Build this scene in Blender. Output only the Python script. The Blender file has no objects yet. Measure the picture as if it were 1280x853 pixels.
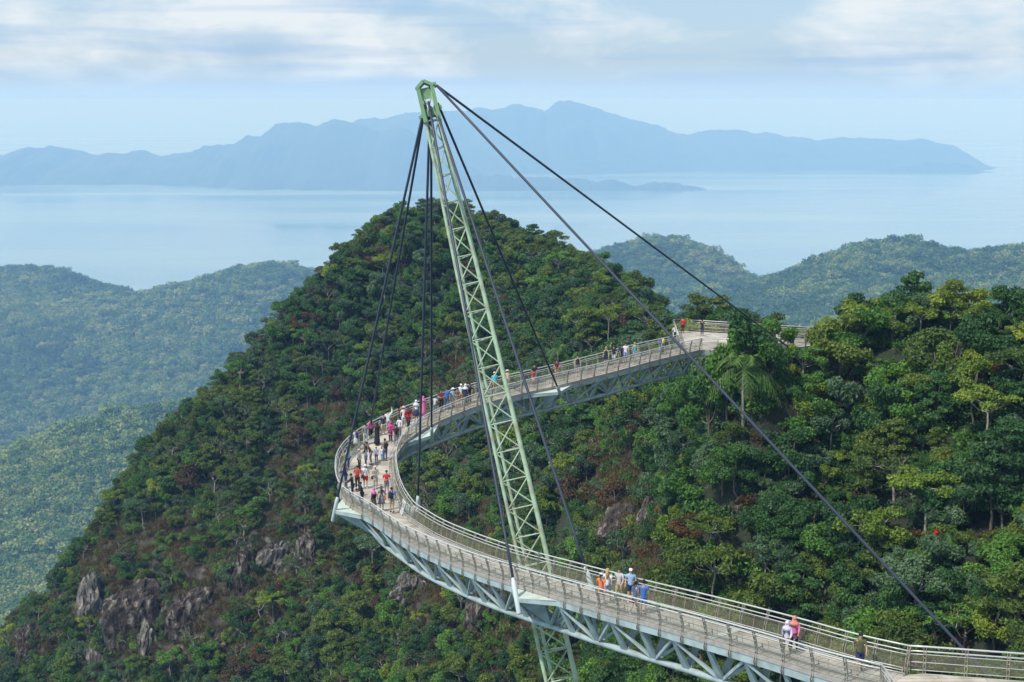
import bpy, bmesh, math, random
import numpy as np
from mathutils import Vector, Matrix, Quaternion
from mathutils.bvhtree import BVHTree

R = math.radians
random.seed(7)
SC = bpy.context.scene
COL = SC.collection

# ------------------------------------------------------------------ camera
F_PX, U0, V0, VH = 1778.0, 640.0, 426.5, 125.0     # focal length and eye level of the photograph, in its pixels
PITCH = math.atan((V0 - VH) / F_PX)
cam_d = bpy.data.cameras.new('camera'); cam = bpy.data.objects.new('camera', cam_d); COL.objects.link(cam)
cam_d.sensor_width = 36.0; cam_d.lens = F_PX / 1280 * 36.0
cam_d.clip_start = 0.5; cam_d.clip_end = 200000
cam.location = (0, 0, 0); cam.rotation_euler = (math.pi / 2 - PITCH, 0, 0)
SC.camera = cam

# ------------------------------------------------------------------ world and sun
SUN_EL, SUN_AZ = R(52), R(-128)      # azimuth measured from +Y towards +X: behind the camera, to its left
SUN_DIR = Vector((math.sin(SUN_AZ) * math.cos(SUN_EL), math.cos(SUN_AZ) * math.cos(SUN_EL), math.sin(SUN_EL)))
W = bpy.data.worlds.new('World'); SC.world = W; W.use_nodes = True
wn, wl = W.node_tree.nodes, W.node_tree.links
bg = wn['Background']; bg.inputs['Strength'].default_value = 0.138
sky = wn.new('ShaderNodeTexSky'); sky.sky_type = 'NISHITA'; sky.sun_disc = False
sky.sun_elevation = SUN_EL; sky.sun_rotation = SUN_AZ; sky.altitude = 700; sky.dust_density = 1.5; sky.ozone_density = 1.5
tc = wn.new('ShaderNodeTexCoord')
def wmap(scale, loc=(0, 0, 0)):
    m = wn.new('ShaderNodeMapping'); m.inputs['Scale'].default_value = scale; m.inputs['Location'].default_value = loc
    wl.new(tc.outputs['Generated'], m.inputs['Vector']); return m
def wnoise(m, scale, detail, rough=0.55, dist=0.0):
    n = wn.new('ShaderNodeTexNoise'); n.inputs['Scale'].default_value = scale; n.inputs['Detail'].default_value = detail
    n.inputs['Roughness'].default_value = rough; n.inputs['Distortion'].default_value = dist
    wl.new(m.outputs['Vector'], n.inputs['Vector']); return n
def wramp(src, stops):
    r = wn.new('ShaderNodeValToRGB'); e = r.color_ramp.elements
    e[0].position, e[0].color = stops[0][0], stops[0][1]; e[1].position, e[1].color = stops[1][0], stops[1][1]
    for p, c in stops[2:]:
        k = e.new(p); k.color = c
    wl.new(src, r.inputs['Fac']); return r
def wmix(fac, a, b):
    m = wn.new('ShaderNodeMix'); m.data_type = 'RGBA'
    if isinstance(fac, (int, float)): m.inputs[0].default_value = fac
    else: wl.new(fac, m.inputs[0])
    for s, v in ((6, a), (7, b)):
        if isinstance(v, tuple): m.inputs[s].default_value = v
        else: wl.new(v, m.inputs[s])
    return m.outputs[2]
# thin overcast veil, then banks of cloud low over the sea: streaks much wider than high
veil = wmix(0.62, sky.outputs['Color'], (3.3, 4.85, 6.7, 1))
n1 = wnoise(wmap((8.5, 8.5, 22.0), (2.35, 0.4, 0.2)), 1.0, 10.0, 0.56, 0.25)
r1 = wramp(n1.outputs['Fac'], [(0.43, (0, 0, 0, 1)), (0.62, (1, 1, 1, 1))])
c1 = wmix(r1.outputs['Color'], veil, (6.1, 6.6, 6.95, 1))
n2 = wnoise(wmap((3.2, 3.2, 46.0), (1.7, 5.0, 0.9)), 1.0, 5.0, 0.5, 0.2)
r2 = wramp(n2.outputs['Fac'], [(0.50, (0, 0, 0, 1)), (0.72, (1, 1, 1, 1))])
c2 = wmix(r2.outputs['Color'], c1, (2.7, 4.2, 6.2, 1))
sx = wn.new('ShaderNodeSeparateXYZ'); wl.new(tc.outputs['Generated'], sx.inputs[0])
low = wramp(sx.outputs['Z'], [(0.002, (1, 1, 1, 1)), (0.028, (0, 0, 0, 1))])
c3 = wmix(low.outputs['Color'], c2, (4.15, 5.85, 7.6, 1))          # the murk over the sea thickens towards the horizon
wl.new(c3, bg.inputs['Color'])

sun_d = bpy.data.lights.new('sun', 'SUN'); sun_d.energy = 4.2; sun_d.angle = R(1.5); sun_d.color = (1.0, 0.95, 0.87)
sun = bpy.data.objects.new('sun', sun_d); COL.objects.link(sun)
sun.rotation_euler = (-SUN_DIR).to_track_quat('-Z', 'Y').to_euler()
sun.location = (0, 0, 400)
SC.view_settings.view_transform = 'Standard'; SC.view_settings.look = 'None'
SC.view_settings.gamma = 1.0; SC.view_settings.use_curve_mapping = False
SC.view_settings.exposure = -0.04
SC.render.engine = 'CYCLES'
cy = SC.cycles
cy.max_bounces = 5; cy.diffuse_bounces = 2; cy.glossy_bounces = 2; cy.transmission_bounces = 2
cy.volume_bounces = 2; cy.transparent_max_bounces = 12
cy.use_denoising = True; cy.caustics_reflective = False; cy.caustics_refractive = False

# ------------------------------------------------------------------ pixel <-> place
def ray(u, v):
    a, b = (u - U0) / F_PX, (V0 - v) / F_PX
    c, s = math.cos(PITCH), math.sin(PITCH)
    return Vector((a, c + b * s, -s + b * c))
def at(u, v, Y):
    d = ray(u, v); return d * (Y / d.y)
def at_z(u, v, z):
    d = ray(u, v); return d * (z / d.z)
def to_px(p):
    c, s = math.cos(PITCH), math.sin(PITCH)
    x, y, z = p
    dep = y * c - z * s; up = y * s + z * c
    return U0 + F_PX * x / dep, V0 - F_PX * up / dep

# ------------------------------------------------------------------ tags and objects
def tag(o, label=None, cat=None, group=None, kind=None):
    if label: o['label'] = label
    if cat: o['category'] = cat
    if group: o['group'] = group
    if kind: o['kind'] = kind
    return o
def empty(name, loc=(0, 0, 0), rz=0.0):
    o = bpy.data.objects.new(name, None); COL.objects.link(o)
    o.location = loc; o.rotation_euler = (0, 0, rz); o.empty_display_size = 0.2
    return o
def link(name, me, parent=None):
    o = bpy.data.objects.new(name, me); COL.objects.link(o)
    if parent: o.parent = parent
    return o

class MB:
    """collects shapes, then becomes one mesh"""
    def __init__(s): s.v = []; s.f = []; s.m = []; s.sm = []; s.uv = None
    def add(s, vs, fs, mi=0, smooth=False):
        b = len(s.v); s.v += [tuple(p) for p in vs]
        for f in fs: s.f.append(tuple(i + b for i in f)); s.m.append(mi); s.sm.append(smooth)
    def beam(s, p, q, w, h, up=None, mi=0):
        p, q = Vector(p), Vector(q); d = (q - p)
        if d.length < 1e-6: return
        d.normalize(); up = Vector(up) if up is not None else Vector((0, 0, 1))
        if abs(d.dot(up.normalized())) > 0.98: up = Vector((1, 0, 0))
        r = d.cross(up).normalized(); n = r.cross(d).normalized()
        r *= w / 2; n *= h / 2
        s.add([p - r - n, p + r - n, p + r + n, p - r + n, q - r - n, q + r - n, q + r + n, q - r + n],
              [(0, 1, 2, 3), (7, 6, 5, 4), (0, 4, 5, 1), (1, 5, 6, 2), (2, 6, 7, 3), (3, 7, 4, 0)], mi)
    def tube(s, pts, rad, seg=8, mi=0, caps=True, smooth=True):
        pts = [Vector(p) for p in pts]; n = len(pts)
        rad = rad if isinstance(rad, (list, tuple)) else [rad] * n
        prev = None; vs = []
        for i, p in enumerate(pts):
            d = (pts[min(i + 1, n - 1)] - pts[max(i - 1, 0)])
            if d.length < 1e-9: d = Vector((0, 0, 1))
            d.normalize()
            if prev is None:
                a = Vector((0, 0, 1)) if abs(d.z) < 0.9 else Vector((1, 0, 0)); prev = d.cross(a).normalized()
            r = (prev - d * prev.dot(d)).normalized(); prev = r; t = d.cross(r)
            for k in range(seg):
                an = 2 * math.pi * k / seg
                vs.append(p + (r * math.cos(an) + t * math.sin(an)) * rad[i])
        fs = []
        for i in range(n - 1):
            for k in range(seg):
                k2 = (k + 1) % seg
                fs.append((i * seg + k, i * seg + k2, (i + 1) * seg + k2, (i + 1) * seg + k))
        s.add(vs, fs, mi, smooth)
        if caps:
            b = len(s.v) - len(vs)
            s.f.append(tuple(b + k for k in reversed(range(seg)))); s.m.append(mi); s.sm.append(False)
            s.f.append(tuple(b + (n - 1) * seg + k for k in range(seg))); s.m.append(mi); s.sm.append(False)
    def prism(s, poly, off, mi=0):
        """polygon extruded by the vector off"""
        n = len(poly); off = Vector(off); a = [Vector(p) for p in poly]; b = [p + off for p in a]
        s.add(a + b, [tuple(reversed(range(n))), tuple(range(n, 2 * n))] +
              [(i, (i + 1) % n, n + (i + 1) % n, n + i) for i in range(n)], mi)
    def ball(s, c, r, seg=8, rings=6, mi=0):
        c = Vector(c); r = r if isinstance(r, (tuple, list, Vector)) else (r, r, r)
        vs = [c + Vector((0, 0, r[2]))]
        for i in range(1, rings):
            t = math.pi * i / rings
            for k in range(seg):
                a = 2 * math.pi * k / seg
                vs.append(c + Vector((r[0] * math.sin(t) * math.cos(a), r[1] * math.sin(t) * math.sin(a), r[2] * math.cos(t))))
        vs.append(c - Vector((0, 0, r[2])))
        fs = [(0, 1 + k, 1 + (k + 1) % seg) for k in range(seg)]
        for i in range(rings - 2):
            for k in range(seg):
                a = 1 + i * seg + k; b2 = 1 + i * seg + (k + 1) % seg
                fs.append((a, a + seg, b2 + seg, b2))
        L = len(vs) - 1
        fs += [(L, 1 + (rings - 2) * seg + (k + 1) % seg, 1 + (rings - 2) * seg + k) for k in range(seg)]
        s.add(vs, fs, mi, True)
    def mesh(s, name, mats):
        me = bpy.data.meshes.new(name); me.from_pydata(s.v, [], s.f)
        mats = mats if isinstance(mats, (list, tuple)) else [mats]
        for m in mats: me.materials.append(m)
        me.polygons.foreach_set('material_index', s.m); me.polygons.foreach_set('use_smooth', s.sm)
        me.update(); return me
    def build(s, name, mats, parent=None): return link(name, s.mesh(name, mats), parent)

def np_mesh(name, verts, quads, mats, smooth=False):
    me = bpy.data.meshes.new(name)
    nv, nf, k = len(verts), len(quads), quads.shape[1]
    me.vertices.add(nv); me.vertices.foreach_set('co', np.asarray(verts, np.float32).ravel())
    me.loops.add(nf * k); me.loops.foreach_set('vertex_index', np.asarray(quads, np.int32).ravel())
    me.polygons.add(nf); me.polygons.foreach_set('loop_start', np.arange(nf, dtype=np.int32) * k)
    me.polygons.foreach_set('loop_total', np.full(nf, k, np.int32))
    me.polygons.foreach_set('use_smooth', np.full(nf, smooth))
    for m in (mats if isinstance(mats, (list, tuple)) else [mats]): me.materials.append(m)
    me.update(calc_edges=True); me.validate()
    return me

# ------------------------------------------------------------------ materials
def mat(name, col, rough=0.6, metal=0.0, noise=None, bump=None, spec=None):
    """noise = (scale, other colour, amount); bump = (scale, strength)"""
    m = bpy.data.materials.new(name); m.use_nodes = True
    n, l = m.node_tree.nodes, m.node_tree.links; b = n['Principled BSDF']
    b.inputs['Base Color'].default_value = (*col, 1); b.inputs['Roughness'].default_value = rough; b.inputs['Metallic'].default_value = metal
    if spec is not None: b.inputs['Specular IOR Level'].default_value = spec
    if noise:
        t = n.new('ShaderNodeTexCoord'); x = n.new('ShaderNodeTexNoise'); x.inputs['Scale'].default_value = noise[0]; x.inputs['Detail'].default_value = 5
        r = n.new('ShaderNodeValToRGB'); r.color_ramp.elements[0].position = 0.42; r.color_ramp.elements[1].position = 0.68
        mx = n.new('ShaderNodeMix'); mx.data_type = 'RGBA'; mx.inputs[6].default_value = (*col, 1); mx.inputs[7].default_value = (*noise[1], 1)
        ml = n.new('ShaderNodeMath'); ml.operation = 'MULTIPLY'; ml.inputs[1].default_value = noise[2]
        l.new(t.outputs['Object'], x.inputs['Vector']); l.new(x.outputs['Fac'], r.inputs['Fac']); l.new(r.outputs['Color'], ml.inputs[0])
        l.new(ml.outputs[0], mx.inputs[0]); l.new(mx.outputs[2], b.inputs['Base Color'])
    if bump:
        t = n.new('ShaderNodeTexCoord'); x = n.new('ShaderNodeTexNoise'); x.inputs['Scale'].default_value = bump[0]; x.inputs['Detail'].default_value = 6
        bp = n.new('ShaderNodeBump'); bp.inputs['Strength'].default_value = bump[1]
        l.new(t.outputs['Object'], x.inputs['Vector']); l.new(x.outputs['Fac'], bp.inputs['Height']); l.new(bp.outputs['Normal'], b.inputs['Normal'])
    return m

def leaf_mat(name, cols, transl=0.25, rough=0.55):
    """cols = ramp of leaf colours; each tree draws its own place on it, each leaf strays a little"""
    m = bpy.data.materials.new(name); m.use_nodes = True
    n, l = m.node_tree.nodes, m.node_tree.links; b = n['Principled BSDF']; out = n['Material Output']
    oi = n.new('ShaderNodeObjectInfo'); at_ = n.new('ShaderNodeAttribute'); at_.attribute_name = 'leaf_tint'
    ad = n.new('ShaderNodeMath'); ad.operation = 'MULTIPLY_ADD'; ad.inputs[1].default_value = 0.5
    l.new(at_.outputs['Fac'], ad.inputs[0])
    sc = n.new('ShaderNodeMath'); sc.operation = 'MULTIPLY'; sc.inputs[1].default_value = 0.75
    l.new(oi.outputs['Random'], sc.inputs[0]); l.new(sc.outputs[0], ad.inputs[2])
    sb = n.new('ShaderNodeMath'); sb.operation = 'SUBTRACT'; sb.inputs[1].default_value = 0.12; l.new(ad.outputs[0], sb.inputs[0])
    r = n.new('ShaderNodeValToRGB'); e = r.color_ramp.elements
    for i, c in enumerate(cols):
        k = e[i] if i < 2 else e.new(0.5)
        k.position = i / (len(cols) - 1); k.color = (*c, 1)
    l.new(sb.outputs[0], r.inputs['Fac']); l.new(r.outputs['Color'], b.inputs['Base Color'])
    b.inputs['Roughness'].default_value = rough; b.inputs['Specular IOR Level'].default_value = 0.3
    t = n.new('ShaderNodeBsdfTranslucent'); l.new(r.outputs['Color'], t.inputs['Color'])
    mx = n.new('ShaderNodeMixShader'); mx.inputs[0].default_value = transl
    l.new(b.outputs[0], mx.inputs[1]); l.new(t.outputs[0], mx.inputs[2]); l.new(mx.outputs[0], out.inputs['Surface'])
    return m

M = {}
M['steel_blue'] = mat('pale_blue_green_paint', (0.36, 0.44, 0.44), 0.5, 0, (1.3, (0.22, 0.26, 0.23), 0.75))
M['steel_top'] = mat('weathered_sunlit_plate', (0.55, 0.64, 0.58), 0.5, 0, (3.0, (0.42, 0.45, 0.28), 0.6))  # weathered paint, its base lightened for sun on the upward bracket faces
M['deck'] = None
M['edge'] = mat('deck_edge_board', (0.36, 0.33, 0.29), 0.7, 0, (4.0, (0.22, 0.2, 0.17), 0.7))
M['rail'] = mat('brushed_steel_rail', (0.62, 0.62, 0.58), 0.38, 0.3)
M['post'] = mat('stained_steel_post', (0.42, 0.39, 0.32), 0.5, 0.2, (6.0, (0.2, 0.16, 0.11), 0.7))
M['green'] = mat('pale_green_paint', (0.36, 0.48, 0.32), 0.5, 0, (1.6, (0.27, 0.27, 0.17), 0.9))
M['green_shaded'] = mat('shaded_head_green', (0.15, 0.28, 0.13), 0.45, 0, (3.0, (0.1, 0.2, 0.09), 0.5))  # pylon green darkened to stand for shade on the head seen from below
M['cable'] = mat('sheathed_cable', (0.03, 0.038, 0.062), 0.48)
M['anchor'] = mat('white_anchor_tube', (0.52, 0.58, 0.58), 0.45)
M['bark'] = mat('brown_bark', (0.12, 0.095, 0.07), 0.85, 0, (3.0, (0.2, 0.17, 0.13), 0.7))
M['bark_pale'] = mat('pale_bark', (0.32, 0.29, 0.245), 0.8, 0, (3.0, (0.17, 0.145, 0.115), 0.8))
M['panel'] = mat('landing_plate', (0.38, 0.36, 0.3), 0.6)

def mesh_panel_mat():
    m = bpy.data.materials.new('woven_wire_infill'); m.use_nodes = True
    n, l = m.node_tree.nodes, m.node_tree.links; b = n['Principled BSDF']; out = n['Material Output']
    b.inputs['Base Color'].default_value = (0.3, 0.28, 0.2, 1); b.inputs['Metallic'].default_value = 0.3; b.inputs['Roughness'].default_value = 0.45
    t = n.new('ShaderNodeBsdfTransparent'); mx = n.new('ShaderNodeMixShader'); mx.inputs[0].default_value = 0.34
    l.new(t.outputs[0], mx.inputs[1]); l.new(b.outputs[0], mx.inputs[2]); l.new(mx.outputs[0], out.inputs['Surface'])
    return m
M['infill'] = mesh_panel_mat()

def deck_mat():
    m = bpy.data.materials.new('walkway_boards'); m.use_nodes = True
    n, l = m.node_tree.nodes, m.node_tree.links; b = n['Principled BSDF']
    uv = n.new('ShaderNodeUVMap'); uv.uv_map = 'boards'
    br = n.new('ShaderNodeTexBrick'); br.offset = 0.5; br.inputs['Scale'].default_value = 1.0
    br.inputs['Brick Width'].default_value = 4.0; br.inputs['Row Height'].default_value = 0.3; br.inputs['Mortar Size'].default_value = 0.014
    br.inputs['Color1'].default_value = (0.50, 0.45, 0.385, 1); br.inputs['Color2'].default_value = (0.43, 0.39, 0.335, 1); br.inputs['Mortar'].default_value = (0.17, 0.15, 0.13, 1)
    l.new(uv.outputs[0], br.inputs['Vector'])
    x = n.new('ShaderNodeTexNoise'); x.inputs['Scale'].default_value = 0.7; x.inputs['Detail'].default_value = 6; l.new(uv.outputs[0], x.inputs['Vector'])
    r = n.new('ShaderNodeValToRGB'); r.color_ramp.elements[0].color = (0.55, 0.53, 0.49, 1); r.color_ramp.elements[1].color = (1.15, 1.14, 1.1, 1); r.color_ramp.elements[0].position = 0.32; r.color_ramp.elements[1].position = 0.6
    l.new(x.outputs['Fac'], r.inputs['Fac'])
    mx = n.new('ShaderNodeMix'); mx.data_type = 'RGBA'; mx.blend_type = 'MULTIPLY'; mx.inputs[0].default_value = 1.0
    l.new(br.outputs['Color'], mx.inputs[6]); l.new(r.outputs['Color'], mx.inputs[7]); l.new(mx.outputs[2], b.inputs['Base Color'])
    b.inputs['Roughness'].default_value = 0.75
    return m
M['deck'] = deck_mat()

def ground_mat():
    m = bpy.data.materials.new('mountain_ground'); m.use_nodes = True
    n, l = m.node_tree.nodes, m.node_tree.links; b = n['Principled BSDF']
    tcn = n.new('ShaderNodeTexCoord'); geo = n.new('ShaderNodeNewGeometry')
    def noise(scale, det=6, rough=0.6, vec=None):
        x = n.new('ShaderNodeTexNoise'); x.inputs['Scale'].default_value = scale; x.inputs['Detail'].default_value = det; x.inputs['Roughness'].default_value = rough
        l.new(vec or tcn.outputs['Object'], x.inputs['Vector']); return x
    def ramp(src, a, c, p0=0.4, p1=0.62):
        r = n.new('ShaderNodeValToRGB'); r.color_ramp.elements[0].position = p0; r.color_ramp.elements[1].position = p1
        r.color_ramp.elements[0].color = (*a, 1); r.color_ramp.elements[1].color = (*c, 1); l.new(src, r.inputs['Fac']); return r
    soil = ramp(noise(0.35).outputs['Fac'], (0.035, 0.028, 0.017), (0.075, 0.068, 0.03))
    mp = n.new('ShaderNodeMapping'); mp.inputs['Scale'].default_value = (1, 1, 0.28); l.new(tcn.outputs['Object'], mp.inputs['Vector'])
    rock = ramp(noise(0.55, 8, 0.68, mp.outputs[0]).outputs['Fac'], (0.03, 0.022, 0.018), (0.115, 0.09, 0.07), 0.42, 0.63)
    lich = ramp(noise(0.22, 8, 0.7, mp.outputs[0]).outputs['Fac'], (0, 0, 0), (1, 1, 1), 0.54, 0.66)
    mr = n.new('ShaderNodeMix'); mr.data_type = 'RGBA'; l.new(lich.outputs['Color'], mr.inputs[0]); l.new(rock.outputs['Color'], mr.inputs[6]); mr.inputs[7].default_value = (0.26, 0.24, 0.215, 1)
    sep = n.new('ShaderNodeSeparateXYZ'); l.new(geo.outputs['Normal'], sep.inputs[0])
    nz = n.new('ShaderNodeMath'); nz.operation = 'MULTIPLY_ADD'; nz.inputs[1].default_value = 0.5; l.new(noise(0.8).outputs['Fac'], nz.inputs[0]); l.new(sep.outputs['Z'], nz.inputs[2])
    st0 = ramp(nz.outputs[0], (1, 1, 1), (0, 0, 0), 0.8, 1.0)
    ra = n.new('ShaderNodeAttribute'); ra.attribute_name = 'bare'
    rr = n.new('ShaderNodeMath'); rr.operation = 'MULTIPLY_ADD'; rr.inputs[1].default_value = 1.3; rr.inputs[2].default_value = 0.08; rr.use_clamp = True; l.new(ra.outputs['Fac'], rr.inputs[0])
    st = n.new('ShaderNodeMix'); st.data_type = 'RGBA'; st.inputs[6].default_value = (0, 0, 0, 1); l.new(rr.outputs[0], st.inputs[0]); l.new(st0.outputs['Color'], st.inputs[7])
    sg = n.new('ShaderNodeMix'); sg.data_type = 'RGBA'; l.new(rr.outputs[0], sg.inputs[0]); sg.inputs[6].default_value = (0.02, 0.03, 0.011, 1); l.new(soil.outputs['Color'], sg.inputs[7])
    mx = n.new('ShaderNodeMix'); mx.data_type = 'RGBA'; l.new(st.outputs[2], mx.inputs[0]); l.new(sg.outputs[2], mx.inputs[6]); l.new(mr.outputs[2], mx.inputs[7])
    l.new(mx.outputs[2], b.inputs['Base Color']); b.inputs['Roughness'].default_value = 0.9
    bp = n.new('ShaderNodeBump'); bp.inputs['Strength'].default_value = 0.9; bp.inputs['Distance'].default_value = 0.6
    l.new(noise(1.1, 8, 0.65).outputs['Fac'], bp.inputs['Height']); l.new(bp.outputs['Normal'], b.inputs['Normal'])
    return m
M['ground'] = ground_mat()
def rock_mat(name, dark, mid, pale, p=0.52):
    m = bpy.data.materials.new(name); m.use_nodes = True
    n, l = m.node_tree.nodes, m.node_tree.links; b = n['Principled BSDF']
    tcn = n.new('ShaderNodeTexCoord'); mp = n.new('ShaderNodeMapping'); mp.inputs['Scale'].default_value = (1, 1, 0.45); l.new(tcn.outputs['Object'], mp.inputs['Vector'])
    x = n.new('ShaderNodeTexNoise'); x.inputs['Scale'].default_value = 0.8; x.inputs['Detail'].default_value = 9; x.inputs['Roughness'].default_value = 0.7; l.new(mp.outputs[0], x.inputs['Vector'])
    r = n.new('ShaderNodeValToRGB'); e = r.color_ramp.elements; e[0].position = 0.38; e[0].color = (*dark, 1); e[1].position = p; e[1].color = (*mid, 1); k = e.new(p + 0.09); k.color = (*pale, 1)
    l.new(x.outputs['Fac'], r.inputs['Fac']); l.new(r.outputs['Color'], b.inputs['Base Color']); b.inputs['Roughness'].default_value = 0.9
    y = n.new('ShaderNodeTexNoise'); y.inputs['Scale'].default_value = 1.7; y.inputs['Detail'].default_value = 9; l.new(mp.outputs[0], y.inputs['Vector'])
    bp = n.new('ShaderNodeBump'); bp.inputs['Strength'].default_value = 1.0; bp.inputs['Distance'].default_value = 0.5
    l.new(y.outputs['Fac'], bp.inputs['Height']); l.new(bp.outputs['Normal'], b.inputs['Normal'])
    return m
M['rock_dark'] = rock_mat('dark_brown_rock', (0.022, 0.015, 0.012), (0.072, 0.052, 0.04), (0.24, 0.215, 0.18), 0.54)
M['rock_pale'] = rock_mat('pale_lichen_rock', (0.03, 0.024, 0.02), (0.13, 0.115, 0.095), (0.29, 0.27, 0.225), 0.53)

LEAF = {
    'dark green': leaf_mat('dark_green_leaves', [(0.0259, 0.069, 0.0201), (0.0431, 0.1121, 0.0259), (0.0747, 0.1654, 0.0345)]),
    'mid green': leaf_mat('mid_green_leaves', [(0.0466, 0.1238, 0.0218), (0.0874, 0.2009, 0.0291), (0.1456, 0.2839, 0.0379)]),
    'olive': leaf_mat('olive_leaves', [(0.055, 0.0968, 0.0198), (0.0968, 0.1518, 0.0242), (0.1595, 0.2145, 0.033)]),
    'grey green': leaf_mat('grey_green_leaves', [(0.0476, 0.0952, 0.0448), (0.0812, 0.1471, 0.0629), (0.126, 0.2029, 0.0911)]),
    'bright yellow green': leaf_mat('yellow_green_leaves', [(0.1035, 0.1725, 0.023), (0.1725, 0.253, 0.0287), (0.276, 0.3335, 0.0403)]),
    'rusty brown': leaf_mat('rusty_leaves', [(0.06, 0.045, 0.022), (0.1, 0.062, 0.025), (0.15, 0.085, 0.03)]),
    'dry': leaf_mat('dry_grass_blades', [(0.075, 0.062, 0.022), (0.12, 0.09, 0.034), (0.17, 0.125, 0.05)], 0.15, 0.8),
    'far': leaf_mat('far_canopy_leaves', [(0.05, 0.115, 0.02), (0.11, 0.22, 0.035), (0.19, 0.3, 0.05), (0.34, 0.36, 0.1)]),
    'far_dark': leaf_mat('far_dark_leaves', [(0.028, 0.075, 0.018), (0.065, 0.14, 0.03), (0.12, 0.2, 0.045)]),
    'palm': leaf_mat('palm_fronds', [(0.05, 0.12, 0.025), (0.11, 0.2, 0.04)]),
    'red': leaf_mat('red_leaves', [(0.45, 0.02, 0.015), (0.6, 0.04, 0.02)]),
}

# ------------------------------------------------------------------ noise and spline helpers
def _hash(ix, iy, seed):
    h = (ix * 374761393 + iy * 668265263 + seed * 1442695041) & 0xFFFFFFFF
    h = ((h ^ (h >> 13)) * 1274126177) & 0xFFFFFFFF
    return ((h ^ (h >> 16)) & 0xFFFF) / 65535.0
def vnoise(x, y, seed=0):
    x = np.asarray(x, float); y = np.asarray(y, float)
    ix = np.floor(x).astype(np.int64); iy = np.floor(y).astype(np.int64); fx = x - ix; fy = y - iy
    fx = fx * fx * (3 - 2 * fx); fy = fy * fy * (3 - 2 * fy)
    a = _hash(ix, iy, seed); b = _hash(ix + 1, iy, seed); c = _hash(ix, iy + 1, seed); d = _hash(ix + 1, iy + 1, seed)
    return (a * (1 - fx) + b * fx) * (1 - fy) + (c * (1 - fx) + d * fx) * fy
def fbm(x, y, scale, octv=4, seed=0, rough=0.5):
    s = 0; a = 1; t = 0
    for o in range(octv):
        s = s + a * (vnoise(np.asarray(x) / scale * 2 ** o + 17.3 * o, np.asarray(y) / scale * 2 ** o - 9.1 * o, seed + o) - 0.5); t += a; a *= rough
    return s / t * 2
class TPS:
    def __init__(s, P, Z, lam=0.0):
        s.P = np.array(P, float); n = len(P); s.s = 100.0
        q = s.P / s.s; K = s.k(np.linalg.norm(q[:, None] - q[None], axis=2)) + lam * np.eye(n)
        A = np.zeros((n + 3, n + 3)); A[:n, :n] = K; A[:n, n] = 1; A[:n, n + 1:] = q; A[n, :n] = 1; A[n + 1:, :n] = q.T
        s.w = np.linalg.solve(A, np.concatenate([np.array(Z, float), np.zeros(3)]))
    @staticmethod
    def k(r): return np.where(r > 1e-9, r * r * np.log(np.maximum(r, 1e-9)), 0.0)
    def __call__(s, X, Y):
        X = np.asarray(X, float); Y = np.asarray(Y, float); sh = X.shape
        q = np.stack([X.ravel(), Y.ravel()], 1) / s.s; out = np.zeros(len(q)); n = len(s.P)
        for i in range(0, len(q), 20000):
            c = q[i:i + 20000]
            out[i:i + 20000] = s.k(np.linalg.norm(c[:, None] - (s.P / s.s)[None], axis=2)) @ s.w[:n] + s.w[n] + c @ s.w[n + 1:]
        return out.reshape(sh)

# ------------------------------------------------------------------ the near mountain: peak, saddle, right slope
# canopy surface read off the photograph: (u, v, distance); the ground lies a tree's height below it
CAN = [
    # crest of the peak
    (470, 275, 330), (520, 265, 332), (560, 263, 335), (600, 266, 334), (640, 279, 328), (700, 309, 315), (760, 333, 290), (800, 348, 268), (840, 374, 236), (857, 396, 214),
    # its left skyline
    (400, 349, 318), (335, 420, 312), (290, 472, 308), (245, 510, 304), (200, 547, 300), (150, 624, 296), (100, 698, 292), (50, 766, 290), (0, 822, 288),
    # its face
    (0, 890, 279), (110, 775, 280), (110, 853, 268), (200, 650, 284), (200, 750, 270), (200, 853, 258), (300, 550, 292), (300, 650, 276), (300, 750, 262), (300, 853, 250),
    (400, 450, 303), (400, 550, 286), (400, 650, 268), (400, 750, 252), (400, 853, 238), (500, 350, 312), (500, 450, 290), (500, 550, 270), (500, 650, 252), (500, 750, 236), (500, 853, 222),
    (600, 350, 304), (600, 450, 272), (600, 550, 250), (600, 650, 232), (600, 750, 216), (600, 853, 203), (700, 360, 285), (700, 420, 255), (700, 480, 236), (700, 560, 219), (700, 650, 204), (700, 750, 191), (700, 853, 180),
    (780, 400, 240), (790, 480, 205), (790, 560, 191), (790, 650, 179), (790, 750, 168), (790, 853, 158), (850, 418, 200), (850, 530, 158), (850, 600, 155), (850, 700, 149), (850, 800, 142),
    # saddle under the far platform and the right slope
    (894, 425, 133.5), (920, 412, 132.5), (950, 412, 132), (990, 425, 134), (900, 530, 131), (930, 540, 128.5), (876, 560, 141), (850, 470, 163), (960, 520, 129), (960, 600, 125.5), (900, 600, 134), (960, 700, 120), (960, 800, 114), (1010, 438, 137),
    (1060, 392, 141), (1100, 375, 140), (1150, 366, 139), (1200, 358, 137), (1280, 354, 134), (1060, 470, 134), (1060, 560, 126), (1060, 660, 117), (1060, 760, 109), (1060, 853, 102),
    (1170, 440, 130), (1170, 540, 120), (1170, 640, 112), (1170, 740, 104), (1170, 853, 95), (1280, 440, 124), (1280, 540, 114), (1280, 640, 106), (1280, 740, 98), (1280, 853, 89),
    (1400, 354, 130), (1400, 500, 116), (1400, 700, 97), (1400, 853, 84),
]
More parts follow.
